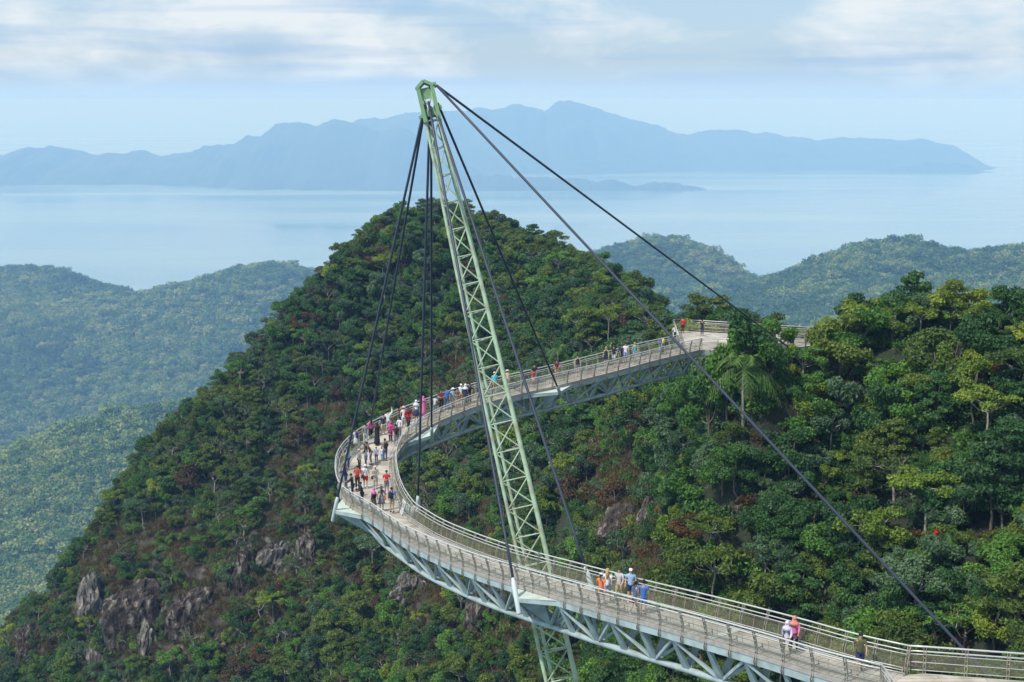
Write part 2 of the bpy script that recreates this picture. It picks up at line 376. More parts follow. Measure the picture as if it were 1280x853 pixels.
HID = [  # what falls away behind the crests and in front of the view (x, y, z)
    (-130, 340, -165), (-100, 420, -150), (-60, 430, -110), (-15, 420, -85), (30, 400, -85), (60, 330, -100), (62, 260, -85), (64, 210, -72), (60, 180, -60),
    (78, 165, -46), (100, 160, -50), (90, 120, -17), (120, 110, -25), (140, 200, -110), (140, 330, -170), (-170, 250, -210), (-170, 430, -230), (0, 520, -170), (120, 480, -220), (-150, 140, -220),
    (-90, 180, -150), (-40, 150, -112), (0, 130, -88), (25, 110, -58), (-20, 80, -80), (15, 80, -50), (34, 68, -37), (20, 56, -33), (0, 50, -50), (50, 55, -26), (80, 60, -22), (-80, 70, -120), (-60, 215, -132),
]
pts, zs = [], []
for u, v, Y in CAN:
    p = at(u, v, Y); pts.append((p.x, p.y)); zs.append(p.z)
for u, v, Y in CAN[-33:]:
    if v < 445 and u > 990:                       # just behind the right crest the ground turns down
        for k, dz in ((1.10, 3.5), (1.2, 9.0)):
            p = at(u, v, Y) * k; pts.append((p.x, p.y)); zs.append(at(u, v, Y).z - dz)
for u, v, Y in CAN[:19]:                          # and behind the skyline of the peak
    for k, dz in ((1.07, 6.0), (1.16, 20.0)):
        p = at(u, v, Y) * k; pts.append((p.x, p.y)); zs.append(at(u, v, Y).z - dz)
for x, y, z in HID: pts.append((x, y)); zs.append(z)
canopy = TPS(pts, zs, 0.002)
def tree_h(x, y):        # height of the wood: lower on the exposed peak
    return np.interp(y, [70, 140, 220, 320], [4.4, 4.4, 4.7, 4.8])
def cliffness(x, y, z):  # where bare rock and dry slopes stand, by place on the mountain
    c = np.zeros_like(x)
    for (u, v, Y, rx, rz, a) in ROUGH:
        p = at(u, v, Y)
        c = np.maximum(c, a * np.exp(-(((x - p.x) / rx) ** 2 + ((z - p.z) / rz) ** 2)) * (np.abs(y - p.y) < 45))
    return c
ROUGH = [(115, 745, 282, 7, 11, 1.0), (185, 790, 270, 9, 9, 1.0), (250, 770, 264, 9, 8, .9), (340, 715, 268, 8, 7, 1.0), (395, 690, 262, 6, 6, .9), (200, 700, 276, 14, 6, .8), (330, 650, 276, 10, 5, .7),
         (525, 740, 237, 6, 6, .95), (600, 760, 214, 6, 9, .8), (800, 670, 176, 5.5, 6, 1.0), (575, 480, 268, 7, 6, .75), (30, 810, 284, 8, 8, .7), (380, 590, 280, 7, 8, .65), (640, 800, 200, 5, 7, .6), (270, 500, 300, 6, 5, .4), (415, 545, 284, 5, 7, .6)]
gx = np.arange(-190, 160.1, 1.0); gy = np.arange(44, 540.1, 1.0)
GX, GY = np.meshgrid(gx, gy)
CZ = canopy(GX, GY)
rough_mask = cliffness(GX, GY, CZ)
GZ = CZ - tree_h(GX, GY) * (1 - 0.55 * rough_mask) + 1.3 * fbm(GX, GY, 22, 4, 3)
# cliff bands: the slope breaks into steps where rock shows
step = 7.0; ph = GZ / step + 0.6 * fbm(GX, GY, 16, 3, 11)
fr = ph - np.floor(ph); ss = np.clip((fr - 0.36) / 0.28, 0, 1); ss = ss * ss * (3 - 2 * ss)
GZ = GZ + rough_mask * (ss - fr) * step * 0.9 + rough_mask * 1.5 * fbm(GX, GY, 5, 4, 21, 0.6)
def ground_z(x, y):
    fx = np.clip((np.asarray(x, float) - gx[0]) / 1.0, 0, len(gx) - 1.001); fy = np.clip((np.asarray(y, float) - gy[0]) / 1.0, 0, len(gy) - 1.001)
    i = fx.astype(int); j = fy.astype(int); a = fx - i; b = fy - j
    return (GZ[j, i] * (1 - a) + GZ[j, i + 1] * a) * (1 - b) + (GZ[j + 1, i] * (1 - a) + GZ[j + 1, i + 1] * a) * b
def grid_quads(nx, ny):
    I, J = np.meshgrid(np.arange(nx - 1), np.arange(ny - 1)); k = (J * nx + I).ravel()
    return np.stack([k, k + 1, k + nx + 1, k + nx], 1)
V = np.stack([GX.ravel(), GY.ravel(), GZ.ravel()], 1)
Q = grid_quads(len(gx), len(gy))
terrain = link('terrain', np_mesh('terrain', V, Q, M['ground'], True)); tag(terrain, kind='structure')
ba = terrain.data.attributes.new('bare', 'FLOAT', 'POINT'); ba.data.foreach_set('value', rough_mask.ravel().astype(np.float32))

# ------------------------------------------------------------------ sea, land below, far hills, islands
def sea_mat():
    m = bpy.data.materials.new('sea_water'); m.use_nodes = True
    n, l = m.node_tree.nodes, m.node_tree.links; b = n['Principled BSDF']
    b.inputs['Base Color'].default_value = (0.03, 0.12, 0.14, 1); b.inputs['Roughness'].default_value = 0.22; b.inputs['IOR'].default_value = 1.33
    t = n.new('ShaderNodeTexCoord'); mp = n.new('ShaderNodeMapping'); mp.inputs['Scale'].default_value = (0.00016, 0.0011, 1); l.new(t.outputs['Object'], mp.inputs['Vector'])
    x = n.new('ShaderNodeTexNoise'); x.inputs['Scale'].default_value = 1; x.inputs['Detail'].default_value = 6; l.new(mp.outputs[0], x.inputs['Vector'])
    r = n.new('ShaderNodeMapRange'); r.inputs[1].default_value = 0.35; r.inputs[2].default_value = 0.65; r.inputs[3].default_value = 0.06; r.inputs[4].default_value = 0.25
    l.new(x.outputs['Fac'], r.inputs[0]); l.new(r.outputs[0], b.inputs['Roughness'])
    r2 = n.new('ShaderNodeValToRGB'); r2.color_ramp.elements[0].position = 0.35; r2.color_ramp.elements[1].position = 0.68
    r2.color_ramp.elements[0].color = (0.10, 0.22, 0.30, 1); r2.color_ramp.elements[1].color = (0.30, 0.42, 0.42, 1)
    l.new(x.outputs['Fac'], r2.inputs['Fac']); l.new(r2.outputs['Color'], b.inputs['Base Color'])
    return m
M['sea'] = sea_mat()
mb = MB(); mb.add([(-40000, -3000, -700), (40000, -3000, -700), (40000, 76000, -700), (-40000, 76000, -700)], [(0, 1, 2, 3)])
tag(mb.build('sea', M['sea']), kind='structure')
M['far_ground'] = mat('far_forest_floor', (0.035, 0.06, 0.02), 0.9, 0, (0.02, (0.05, 0.075, 0.03), 0.8))
M['island'] = mat('island_forest', (0.03, 0.05, 0.025), 0.9, 0, (0.002, (0.05, 0.07, 0.035), 0.8), (0.004, 1.0))

HILLS = {
 'left': dict(x=(-1500, 60), y=(900, 3600), st=12, pts=[
    (-120, 345, 2700), (-60, 338, 2700), (0, 335, 2700), (40, 333, 2700), (85, 335, 2680), (120, 352, 2650), (160, 368, 2640), (175, 372, 2640), (215, 358, 2600), (265, 345, 2560), (300, 332, 2540), (345, 327, 2520), (390, 338, 2500), (430, 370, 2480), (480, 420, 2450),
    (0, 450, 2250), (100, 450, 2230), (200, 450, 2200), (300, 430, 2240), (400, 450, 2150), (-60, 640, 1760), (0, 620, 1760), (80, 590, 1755), (180, 575, 1755), (300, 580, 1755), (0, 500, 2120), (100, 500, 2110), (200, 492, 2100),
    (-40, 575, 1640), (20, 552, 1640), (100, 522, 1630), (160, 512, 1620), (220, 511, 1610), (300, 535, 1580), (0, 640, 1420), (100, 620, 1450), (200, 600, 1480), (0, 740, 1230), (80, 740, 1230), (-120, 480, 2200), (-120, 640, 1420), (-120, 800, 1130)],
    hid=[(-700, 3400, -660), (-300, 3400, -660), (0, 3300, -660), (-1400, 3400, -660), (0, 2700, -560), (-1450, 2700, -400), (-1450, 1500, -560), (-600, 1000, -640), (-200, 950, -660), (0, 1500, -640), (0, 2000, -560), (-1200, 950, -660)], cr=(5.2, 8.2)),
 'right': dict(x=(-150, 1500), y=(1300, 3700), st=12, pts=[
    (700, 326, 2900), (760, 324, 2850), (800, 320, 2820), (840, 322, 2800), (880, 334, 2780), (925, 349, 2760), (960, 340, 2500), (1000, 327, 2450), (1040, 311, 2400), (1080, 297, 2380), (1110, 292, 2370), (1140, 295, 2370), (1170, 308, 2380), (1205, 322, 2400), (1230, 322, 2380), (1255, 312, 2350), (1280, 303, 2330), (1340, 280, 2300), (1420, 290, 2300),
    (780, 360, 2500), (860, 372, 2300), (930, 375, 2150), (1000, 375, 2050), (1080, 360, 2050), (1160, 365, 2050), (1250, 360, 2050), (870, 410, 2000), (960, 420, 1850), (1060, 430, 1750), (1160, 430, 1750), (1280, 430, 1750), (1400, 430, 1750), (700, 380, 2400), (620, 345, 2900), (560, 372, 2880), (820, 345, 2600), (760, 345, 2650)],
    hid=[(-150, 3000, -690), (-150, 2000, -690), (-150, 1350, -695), (100, 3600, -680), (400, 3600, -690), (900, 3500, -690), (1450, 3500, -690), (100, 1350, -690), (500, 1350, -640), (900, 1350, -640), (1450, 1350, -640), (1450, 2600, -350), (700, 2900, -560), (400, 3100, -640)], cr=(5.2, 8.0)),
}
HS = {'left': 1.33, 'right': 1.05}                  # how far off they really stand, and everything on them with it
for k, h in HILLS.items():
    s = HS[k]; h['x'] = tuple(a * s for a in h['x']); h['y'] = (h['y'][0], h['y'][1] * s); h['st'] *= s; h['cr'] = tuple(a * s for a in h['cr'])
    h['pts'] = [(u, v, Y * (s if Y > 1750 else 1.0)) for u, v, Y in h['pts']]; h['hid'] = [(x * s, y * s, z) for x, y, z in h['hid']]
far_canopy = {}
for k, h in HILLS.items():
    P, Z = [], []
    for u, v, Y in h['pts']:
        p = at(u, v, Y); P.append((p.x, p.y)); Z.append(p.z - (8 if k == 'left' else 17))
    for u, v, Y in h['pts'][:15 if k == 'left' else 19]:            # behind each crest the hill falls away
        p = at(u, v, Y); P.append((p.x * 1.09, p.y * 1.09)); Z.append(p.z * 1.09 - 55)
    for x, y, z in h['hid']: P.append((x, y)); Z.append(z)
    f = TPS(P, Z, 0.0005)
    hx = np.arange(h['x'][0], h['x'][1] + 1, h['st']); hy = np.arange(h['y'][0], h['y'][1] + 1, h['st']); X, Y = np.meshgrid(hx, hy)
    relief = lambda X, Y, s=HS[k]: s * (13 * fbm(X, Y, 260 * s, 4, 5) - 14 * np.abs(fbm(X, Y, 330 * s, 3, 9)))
    ZZ = np.maximum(f(X, Y) + relief(X, Y), -702)
    o = link('hills', np_mesh('hills', np.stack([X.ravel(), Y.ravel(), ZZ.ravel()], 1), grid_quads(len(hx), len(hy)), M['far_ground'], True)); tag(o, kind='structure')
    far_canopy[k] = (f, relief, o)

def island(sky_px, D, depth, base_z=-700.0, seed=0, spur=1.0):
    """a mountainous island: ridge line seen as sky_px at distance D, slopes falling to the water on both sides"""
    us = np.linspace(sky_px[0][0], sky_px[-1][0], 260); vs = np.interp(us, [p[0] for p in sky_px], [p[1] for p in sky_px]) + 6.5 * fbm(us, us * 0 + seed, 24, 5, seed, 0.66)
    n_t = 60; T = np.linspace(-1, 1, n_t); rows = []
    for u, v in zip(us, vs):
        c = at(u, v, D); h = max(c.z - base_z, 1.0)
        for t in T:
            rows.append((c.x, D + t * depth * (0.35 + 0.65 * h / 650.0), h, t))
    A = np.array(rows); x, y, h, t = A.T
    prof = np.clip(1 - np.abs(t), 0, 1) ** 0.85
    z = base_z + h * prof + spur * h * 0.5 * (np.abs(fbm(x, y, 1100, 4, seed)) - 0.25) * prof * (1 - prof) * 4 - 3 * (np.abs(t) > 0.99)
    z += 10 * fbm(x, y, 260, 3, seed + 3) * (h > 60)
    me = np_mesh('island', np.stack([x, y, z], 1), grid_quads(n_t, len(us)), M['island'], True)
    return tag(link('island', me), kind='structure')
island([(-60, 200), (0, 194), (35, 184), (48, 187), (62, 180), (80, 184), (100, 192), (160, 191), (175, 187), (190, 190), (205, 195), (240, 190), (256, 181), (290, 180), (310, 167), (328, 168), (350, 151), (375, 151), (395, 155), (417, 148), (440, 155), (470, 162), (490, 159), (520, 166), (560, 190), (600, 215), (640, 238)], 13200, 2300, seed=31)
island([(380, 215), (420, 170), (445, 152), (470, 146), (500, 141), (530, 137), (575, 136), (600, 133), (615, 137), (645, 131), (682, 139), (700, 127), (712, 125), (735, 133), (770, 141), (800, 150), (830, 161), (860, 170), (905, 160), (960, 165), (1000, 172), (1018, 176), (1050, 171), (1100, 173), (1155, 174), (1188, 181), (1205, 190), (1214, 202), (1226, 216)], 15600, 2000, seed=41)
island([(1085, 219), (1110, 211), (1150, 205), (1180, 206), (1200, 207), (1215, 210), (1241, 218)], 14000, 250, seed=51)
island([(420, 240), (470, 229), (540, 222), (600, 219), (680, 221), (760, 227), (800, 231), (840, 229), (868, 231), (880, 239)], 11400, 700, seed=61)

# haze: one box of even, thin, blue-scattering air round the camera and everything above; the sky lies outside it
mb = MB(); x0, x1, y0, y1, z0, z1 = -42000, 42000, -5000, 78000, -703.5, 9.0
mb.add([(x0, y0, z0), (x1, y0, z0), (x1, y1, z0), (x0, y1, z0), (x0, y0, z1), (x1, y0, z1), (x1, y1, z1), (x0, y1, z1)],
       [(3, 2, 1, 0), (4, 5, 6, 7), (0, 1, 5, 4), (1, 2, 6, 5), (2, 3, 7, 6), (3, 0, 4, 7)])
hz = bpy.data.materials.new('sea_haze'); hz.use_nodes = True
hn = hz.node_tree.nodes; hn.remove(hn['Principled BSDF'])
pv = hn.new('ShaderNodeVolumePrincipled'); pv.inputs['Color'].default_value = (0.31, 0.57, 1.0, 1); pv.inputs['Absorption Color'].default_value = (0.75, 0.75, 1, 1)
pv.inputs['Density'].default_value = 0.00014; pv.inputs['Anisotropy'].default_value = 0.0
hz.node_tree.links.new(pv.outputs[0], hn['Material Output'].inputs['Volume'])
tag(mb.build('haze', hz), kind='stuff')

# ------------------------------------------------------------------ the curved footbridge
WN, WF = 2.0, 2.2
near_px = [((1105, 862), -24.5), ((1035, 845), -24.6), ((960, 821), -24.8), ((840, 786), -25.4), ((760, 764), -26.0), ((680, 740), -26.8), ((590, 712), -27.8), ((518, 681), -28.6), ((486, 660), -28.85)]
bend_px = [((463, 644), (513, 651), -29.0), ((441, 633), (502, 636), -29.0), ((428, 618), (494, 618), -28.95), ((425, 598), (490.5, 600), -28.75), ((429, 580), (489.5, 584), -28.45),
           ((444, 562), (494, 568), -28.1), ((461, 550), (503, 554), -27.7), ((484, 538), (519, 541), -27.3), ((508, 527), (540, 530), -26.9)]
far_px = [((560, 521), -26.55), ((584, 511.5), -26.25), ((603, 505), -26.0), ((639, 495), -25.65), ((698, 481.5), -25.2), ((760, 466.4), -24.85), ((820, 450), -24.6), ((873, 437.7), -24.5)]
no = [at_z(*p, z) for p, z in near_px]; pairs = []
for i, p in enumerate(no):
    d = no[min(i + 1, len(no) - 1)] - no[max(i - 1, 0)]; d.z = 0; d.normalize()
    pairs.append((p, p + Vector((d.y, -d.x, 0)) * WN))
for a, b, z in bend_px: pairs.append((at_z(*a, z), at_z(*b, z)))
fi = [at_z(*p, z) for p, z in far_px]
for i, p in enumerate(fi):
    d = fi[min(i + 1, len(fi) - 1)] - fi[max(i - 1, 0)]; d.z = 0; d.normalize()
    pairs.append((p + Vector((-d.y, d.x, 0)) * WF, p))
def catmull(P, s):
    i = min(int(s), len(P) - 2); t = s - i
    a, b, c, d = P[max(i - 1, 0)], P[i], P[i + 1], P[min(i + 2, len(P) - 1)]
    return 0.5 * ((2 * b) + (c - a) * t + (2 * a - 5 * b + 4 * c - d) * t * t + (3 * b - a - 3 * c + d) * t ** 3)
raw = [(catmull([q[0] for q in pairs], s), catmull([q[1] for q in pairs], s)) for s in np.linspace(0, len(pairs) - 1, 900)]
cum = [0.0]
for a, b in zip(raw, raw[1:]): cum.append(cum[-1] + ((a[0] + a[1]) / 2 - (b[0] + b[1]) / 2).length)
LEN = cum[-1]; NS = 2 * round(LEN / 1.6); ST = LEN / NS
O, I = [], []
for k in range(NS + 1):
    x = k * ST; j = min(max(int(np.searchsorted(cum, x)), 1), 899); t = (x - cum[j - 1]) / (cum[j] - cum[j - 1])
    O.append(raw[j - 1][0].lerp(raw[j][0], t)); I.append(raw[j - 1][1].lerp(raw[j][1], t))
def smooth(L):
    for _ in range(3): L[1:-1] = [(L[i - 1] + L[i] * 2 + L[i + 1]) / 4 for i in range(1, len(L) - 1)]
smooth(O); smooth(I)
NO, NI = [], []           # outward directions
for k in range(NS + 1):
    for L, N, sg in ((O, NO, -1), (I, NI, 1)):
        d = L[min(k + 1, NS)] - L[max(k - 1, 0)]; d.z = 0; d.normalize(); N.append(Vector((d.y, -d.x, 0)) * sg)
Zv = Vector((0, 0, 1))
def deck_at(u, v):
    """the point of the walkway seen at a pixel"""
    z = -26.0
    for _ in range(6):
        p = at_z(u, v, z)
        k = min(range(NS + 1), key=lambda i: ((O[i] + I[i]) / 2 - p).xy.length)
        z = 0.5 * z + 0.5 * (O[k].z + I[k].z) / 2
    p = at_z(u, v, z); return p, (I[k] - O[k]).normalized()

bridge = tag(empty('footbridge', (O[0] + I[0]) / 2), 'long curved steel footbridge with pale blue truss winding above the forested ravine', 'footbridge')
BO = bridge.location.copy()
def bpart(name, mbx, m, parent=None):
    mbx.v = [tuple(Vector(p) - BO) for p in mbx.v]
    o = mbx.build(name, m, parent or bridge); return o
# walkway
mb = MB(); uvs = []
for k in range(NS):
    a, b, c, d = O[k], I[k], I[k + 1], O[k + 1]; t = Vector((0, 0, 0.14))
    mb.add([a, b, c, d, a - t, b - t, c - t, d - t], [(0, 1, 2, 3), (7, 6, 5, 4), (0, 3, 7, 4), (1, 5, 6, 2)])
dk = bpart('deck', mb, M['deck'])
def board_uv(o, fn):
    uvl = o.data.uv_layers.new(name='boards')
    for lp in o.data.loops:
        uvl.data[lp.index].uv = fn(lp.vertex_index)
board_uv(dk, lambda vi: (0.0 if vi % 4 in (0, 3) else 2.0, (vi // 8 + (1 if vi % 4 in (2, 3) else 0)) * ST))
for px in ((470, 608), (690, 728), (560, 515), (900, 795)):
    pj, _ = deck_at(*px); k = min(range(1, NS), key=lambda i: ((O[i] + I[i]) / 2 - pj).xy.length); m_ = MB()
    ax = ((O[k + 1] + I[k + 1]) - (O[k - 1] + I[k - 1])).normalized() * 0.2; c0 = O[k].lerp(I[k], 0.03) + Zv * 0.012; c1 = O[k].lerp(I[k], 0.97) + Zv * 0.012
    m_.prism([c0 - ax, c1 - ax, c1 + ax, c0 + ax], (0, 0, 0.008)); bpart('joint_plate', m_, M['steel_top'])
# edge boards and edge girders
for L, N in ((O, NO), (I, NI)):
    e, g = MB(), MB()
    for k in range(NS):
        for m_, off, w, h, dz in ((e, 0.09, 0.14, 0.2, -0.07), (g, 0.0, 0.24, 0.36, -0.36)):
            p = L[k] + N[k] * off + Zv * dz; q = L[k + 1] + N[k + 1] * off + Zv * dz
            r0, r1 = N[k] * w / 2, N[k + 1] * w / 2; n_ = Zv * h / 2
            m_.add([p - r0 - n_, p + r0 - n_, p + r0 + n_, p - r0 + n_, q - r1 - n_, q + r1 - n_, q + r1 + n_, q - r1 + n_], [(0, 4, 5, 1), (1, 5, 6, 2), (2, 6, 7, 3), (3, 7, 4, 0)])
    bpart('edge_board', e, M['edge']); bpart('edge_girder', g, M['steel_blue'])
# lower chord and web: an inverted triangle in section
C = [(O[k] + I[k]) / 2 + Zv * -2.35 for k in range(NS + 1)]
mb = MB(); mb.tube(C, 0.17, 10); bpart('lower_chord', mb, M['steel_blue'])
nodes = list(range(0, NS + 1, 3)); gird = Zv * -0.5
frames, diags = [], []
for j, k in enumerate(nodes):
    m_ = MB(); ax = (C[min(k + 1, NS)] - C[max(k - 1, 0)]).normalized()
    for L, N in ((O, NO), (I, NI)):
        top = L[k] + gird; d = (C[k] - top).normalized(); s_ = d.cross(ax).normalized()
        # webs that widen towards the chord
        a0, a1, w = 0.1, 0.24, 0.07
        m_.add([top - ax * a0 - s_ * w, top + ax * a0 - s_ * w, top + ax * a0 + s_ * w, top - ax * a0 + s_ * w, C[k] - ax * a1 - s_ * w, C[k] + ax * a1 - s_ * w, C[k] + ax * a1 + s_ * w, C[k] - ax * a1 + s_ * w],
               [(0, 1, 2, 3), (7, 6, 5, 4), (0, 4, 5, 1), (1, 5, 6, 2), (2, 6, 7, 3), (3, 7, 4, 0)])
    m_.beam(O[k] + gird * 0.8, I[k] + gird * 0.8, 0.14, 0.2)
    frames.append((m_, C[k].length))
    if j % 2 == 1:
        for q in (j - 1, j + 1):
            if 0 <= q < len(nodes):
                for L in (O, I):
                    m2 = MB(); m2.beam(L[k] + gird, C[nodes[q]], 0.15, 0.15); diags.append((m2, (L[k] * 0.5 + C[nodes[q]] * 0.5).length))
def as_parts(name, lst, m, parent=None, most=100):
    lst = sorted(lst, key=lambda e: e[1])
    for m_, _ in lst[:most]: bpart(name, m_, m, parent)
    if len(lst) > most:
        r = MB()
        for m_, _ in lst[most:]: r.add(m_.v, m_.f)
        tag(bpart(name, r, m, parent), kind='stuff')
as_parts('cross_frame', frames, M['steel_blue']); as_parts('diagonal_brace', diags, M['steel_blue'])
# cable brackets: a triangular plate standing out from the deck, webs down to the lower chord, a white anchor tube
def nearest(L, N, px):
    return min(range(2, NS - 2), key=lambda k: (Vector(to_px(L[k] + N[k] * 1.1 + Zv * -0.25)) - Vector(px)).length)
HEAD = at(528.5, 98, 92.0)
tips = []
for side, pxs in (('o', [(652, 746), (420, 640), (462, 538), (637, 480)]), ('i', [(737, 727), (523, 637), (541, 545), (699, 487)])):
    L, N = (O, NO) if side == 'o' else (I, NI)
    for px in pxs:
        k = nearest(L, N, px); tip = L[k] + N[k] * 1.25 + Zv * -0.28; m_ = MB(); pl = MB()
        a, b = L[k - 3] + N[k - 3] * 0.1, L[k + 3] + N[k + 3] * 0.1
        wd = (L[k + 1] - L[k - 1]).normalized() * 0.16
        pl.prism([a + Zv * -0.2, tip - wd + Zv * 0.05, tip + wd + Zv * 0.05, b + Zv * -0.2], (0, 0, -0.05))
        for sg in (-1, 1):
            e = L[k + sg * 3] + N[k + sg * 3] * 0.1 + Zv * -0.3; t2 = tip + wd * sg - Zv * 0.02
            m_.prism([t2 + Zv * 0.02, e, e - Zv * 0.24, t2 - Zv * 0.2], wd.normalized() * -0.05 * sg)
            cc = C[k] + wd * sg * 1.4
            m_.prism([t2 - Zv * 0.2, L[k] + wd * sg * 4.5 + gird, cc], wd.normalized() * 0.05)
        br = bpart('cable_bracket', m_, M['steel_blue'])
        bpart('bracket_plate', pl, M['steel_top'], br)
        dr = (HEAD - tip).normalized(); an = MB()
        an.tube([tip - dr * 0.9, tip - dr * 0.86, tip + dr * 0.75, tip + dr * 1.15], [0.13, 0.15, 0.15, 0.09], 10)
        bpart('anchor_tube', an, M['anchor'], br)
        tips.append((tip + dr * 1.0, px))
# balustrades
def balustrade(L, N, hand):
    top = MB(); top.tube([L[k] + N[k] * 0.36 + Zv * 1.22 for k in range(NS + 1)], 0.038, 7)
    rl = bpart('balustrade', top, M['rail'])
    for off, h, r, mm in ((0.30, 1.0, 0.028, 'rail'), (0.25, 0.86, 0.014, 'post'), (0.15, 0.14, 0.014, 'post')):
        m_ = MB(); m_.tube([L[k] + N[k] * off + Zv * h for k in range(NS + 1)], r, 6); bpart('rail', m_, M[mm], rl)
    for off, h, r in ((0.08, 0.92, 0.017), (-0.26, 0.42, 0.018), (-0.29, 0.31, 0.016), (-0.3, 0.2, 0.016)):
        m_ = MB(); m_.tube([L[k] + N[k] * off + Zv * h for k in range(NS + 1)], r, 6); bpart('handrail', m_, M['rail'], rl)
    posts, pans = [], []
    for k in range(0, NS + 1, 2):
        m_ = MB(); ax = (L[min(k + 1, NS)] - L[max(k - 1, 0)]).normalized(); n = N[k]
        prof = [(0.02, -0.55), (0.17, -0.5), (0.22, -0.3), (0.13, -0.02), (0.17, 0.5), (0.37, 1.17)]
        for s_ in (-0.055, 0.055):
            q = [L[k] + n * o_ + Zv * h + ax * s_ for o_, h in prof]
            for p0, p1 in zip(q, q[1:]): m_.beam(p0, p1, 0.022, 0.085, n)
        for h in (0.2, 0.45, 0.7, 0.95): m_.beam(L[k] + n * (0.13 + 0.2 * h) + Zv * h - ax * 0.06, L[k] + n * (0.13 + 0.2 * h) + Zv * h + ax * 0.06, 0.05, 0.03, n)
        m_.beam(L[k] + n * 0.06 + Zv * 0.89, L[k] + n * 0.3 + Zv * 0.89, 0.03, 0.04)
        m_.beam(L[k] + n * -0.31 + Zv * 0.17, L[k] + n * -0.25 + Zv * 0.45, 0.03, 0.04); m_.beam(L[k] + n * -0.28 + Zv * 0.3, L[k] + n * 0.15 + Zv * 0.3, 0.03, 0.04)
        posts.append((m_, L[k].length))
        if k + 2 <= NS:
            p_ = MB()
            for j in (k, k + 1):
                q0, q1 = L[j] + N[j] * 0.15 + Zv * 0.15, L[j + 1] + N[j + 1] * 0.15 + Zv * 0.15
                q2, q3 = L[j + 1] + N[j + 1] * 0.25 + Zv * 0.85, L[j] + N[j] * 0.25 + Zv * 0.85
                p_.add([q0, q1, q2, q3], [(0, 1, 2, 3)])
            j = k + 1
            p_.beam(L[j] + N[j] * 0.15 + Zv * 0.15, L[j] + N[j] * 0.25 + Zv * 0.85, 0.022, 0.022, mi=1)
            pans.append((p_, L[k].length))
    as_parts('post', posts, M['post'], rl)
    as_parts('infill_panel', pans, [M['infill'], M['post']], rl)
_old = MB.add
def as_parts(name, lst, m, parent=None, most=100):
    lst = sorted(lst, key=lambda e: e[1])
    for m_, _ in lst[:most]: bpart(name, m_, m, parent)
    if len(lst) > most:
        r = MB()
        for m_, _ in lst[most:]:
            b = len(r.v); r.v += m_.v; r.f += [tuple(i + b for i in f) for f in m_.f]; r.m += m_.m; r.sm += m_.sm
        tag(bpart(name, r, m, parent), kind='stuff')
balustrade(O, NO, 1); balustrade(I, NI, 1)

pn, _ = deck_at(503, 641); k = min(range(2, NS - 2), key=lambda i: (I[i] - pn).xy.length); ax = (I[k + 1] - I[k - 1]).normalized(); n_ = NI[k]; m_ = MB()
c_ = I[k] + n_ * -0.34
m_.prism([c_ - ax * 0.55 + Zv * 0.05, c_ + ax * 0.55 + Zv * 0.05, c_ + ax * 0.55 + Zv * 0.95 + n_ * 0.3, c_ - ax * 0.55 + Zv * 0.95 + n_ * 0.3], n_ * 0.03)
q0 = lambda a_, h_: c_ + ax * a_ + Zv * h_ + n_ * (0.333 * (h_ - 0.05) - 0.012)
for (a0, a1, h0, h1) in ((-.45, -.05, .5, .85), (.05, .4, .25, .7)): m_.prism([q0(a0, h0), q0(a1, h0), q0(a1, h1), q0(a0, h1)], n_ * 0.008, 1)
tag(m_.build('notice_board', [M['anchor'], M['edge']]), 'pale picture board leaning on the inner rail at the near end of the bend', 'board')
# end platforms ------------------------------------------------------------
def platform(name, poly, rails, label, post_col, thick=0.16):
    c = sum((Vector(p) for p in poly), Vector()) / len(poly)
    root = tag(empty(name, c), label, 'platform')
    def part(nm, mbx, m, par=root):
        mbx.v = [tuple(Vector(p) - c) for p in mbx.v]; return mbx.build(nm, m, par)
    m_ = MB(); m_.prism(poly, (0, 0, -thick)); d = part('deck', m_, M['deck'])
    board_uv(d, lambda vi: tuple((d.data.vertices[vi].co.xy @ Vector((1, 0)), d.data.vertices[vi].co.xy @ Vector((0, 1)))))
    m_ = MB()
    for a, b in zip(poly, poly[1:] + poly[:1]): m_.beam(Vector(a) - Zv * (thick + 0.17), Vector(b) - Zv * (thick + 0.17), 0.2, 0.34)
    part('edge_girder', m_, M['steel_blue'])
    for line in rails:
        line = [Vector(p) for p in line]; t = MB(); t.tube([p + Zv * 1.22 for p in line], 0.042, 7); rl = part('balustrade', t, M['rail'])
        for h, r in ((1.0, 0.034), (0.86, 0.018), (0.14, 0.018), (0.5, 0.018)):
            t = MB(); t.tube([p + Zv * h for p in line], r, 6); part('rail', t, M['rail'], rl)
        for a, b in zip(line, line[1:]):
            n = max(1, round((b - a).length / 1.6))
            for i in range(n):
                p, q = a.lerp(b, i / n), a.lerp(b, (i + 1) / n); ax = (b - a).normalized(); t = MB()
                for s_ in (-0.055, 0.055): t.beam(p + ax * s_ - Zv * 0.3, p + ax * s_ + Zv * 1.2, 0.022, 0.085, ax.cross(Zv))
                for h in (0.2, 0.45, 0.7, 0.95): t.beam(p - ax * 0.06 + Zv * h, p + ax * 0.06 + Zv * h, 0.05, 0.03)
                part('post', t, M[post_col], rl)
                t = MB(); t.add([p + Zv * 0.15, q + Zv * 0.15, q + Zv * 0.85, p + Zv * 0.85], [(0, 1, 2, 3)]); part('infill_panel', t, M['infill'], rl)
    return root, part
zf = -24.504
fo, fin = O[NS].copy(), I[NS].copy(); fo.z = fin.z = zf
f1 = at_z(842, 413.5, zf); f2 = at_z(877, 415, zf); f3 = at_z(1025, 424.5, zf); f4 = at_z(1022, 431, zf); f5 = at_z(960, 440, zf)
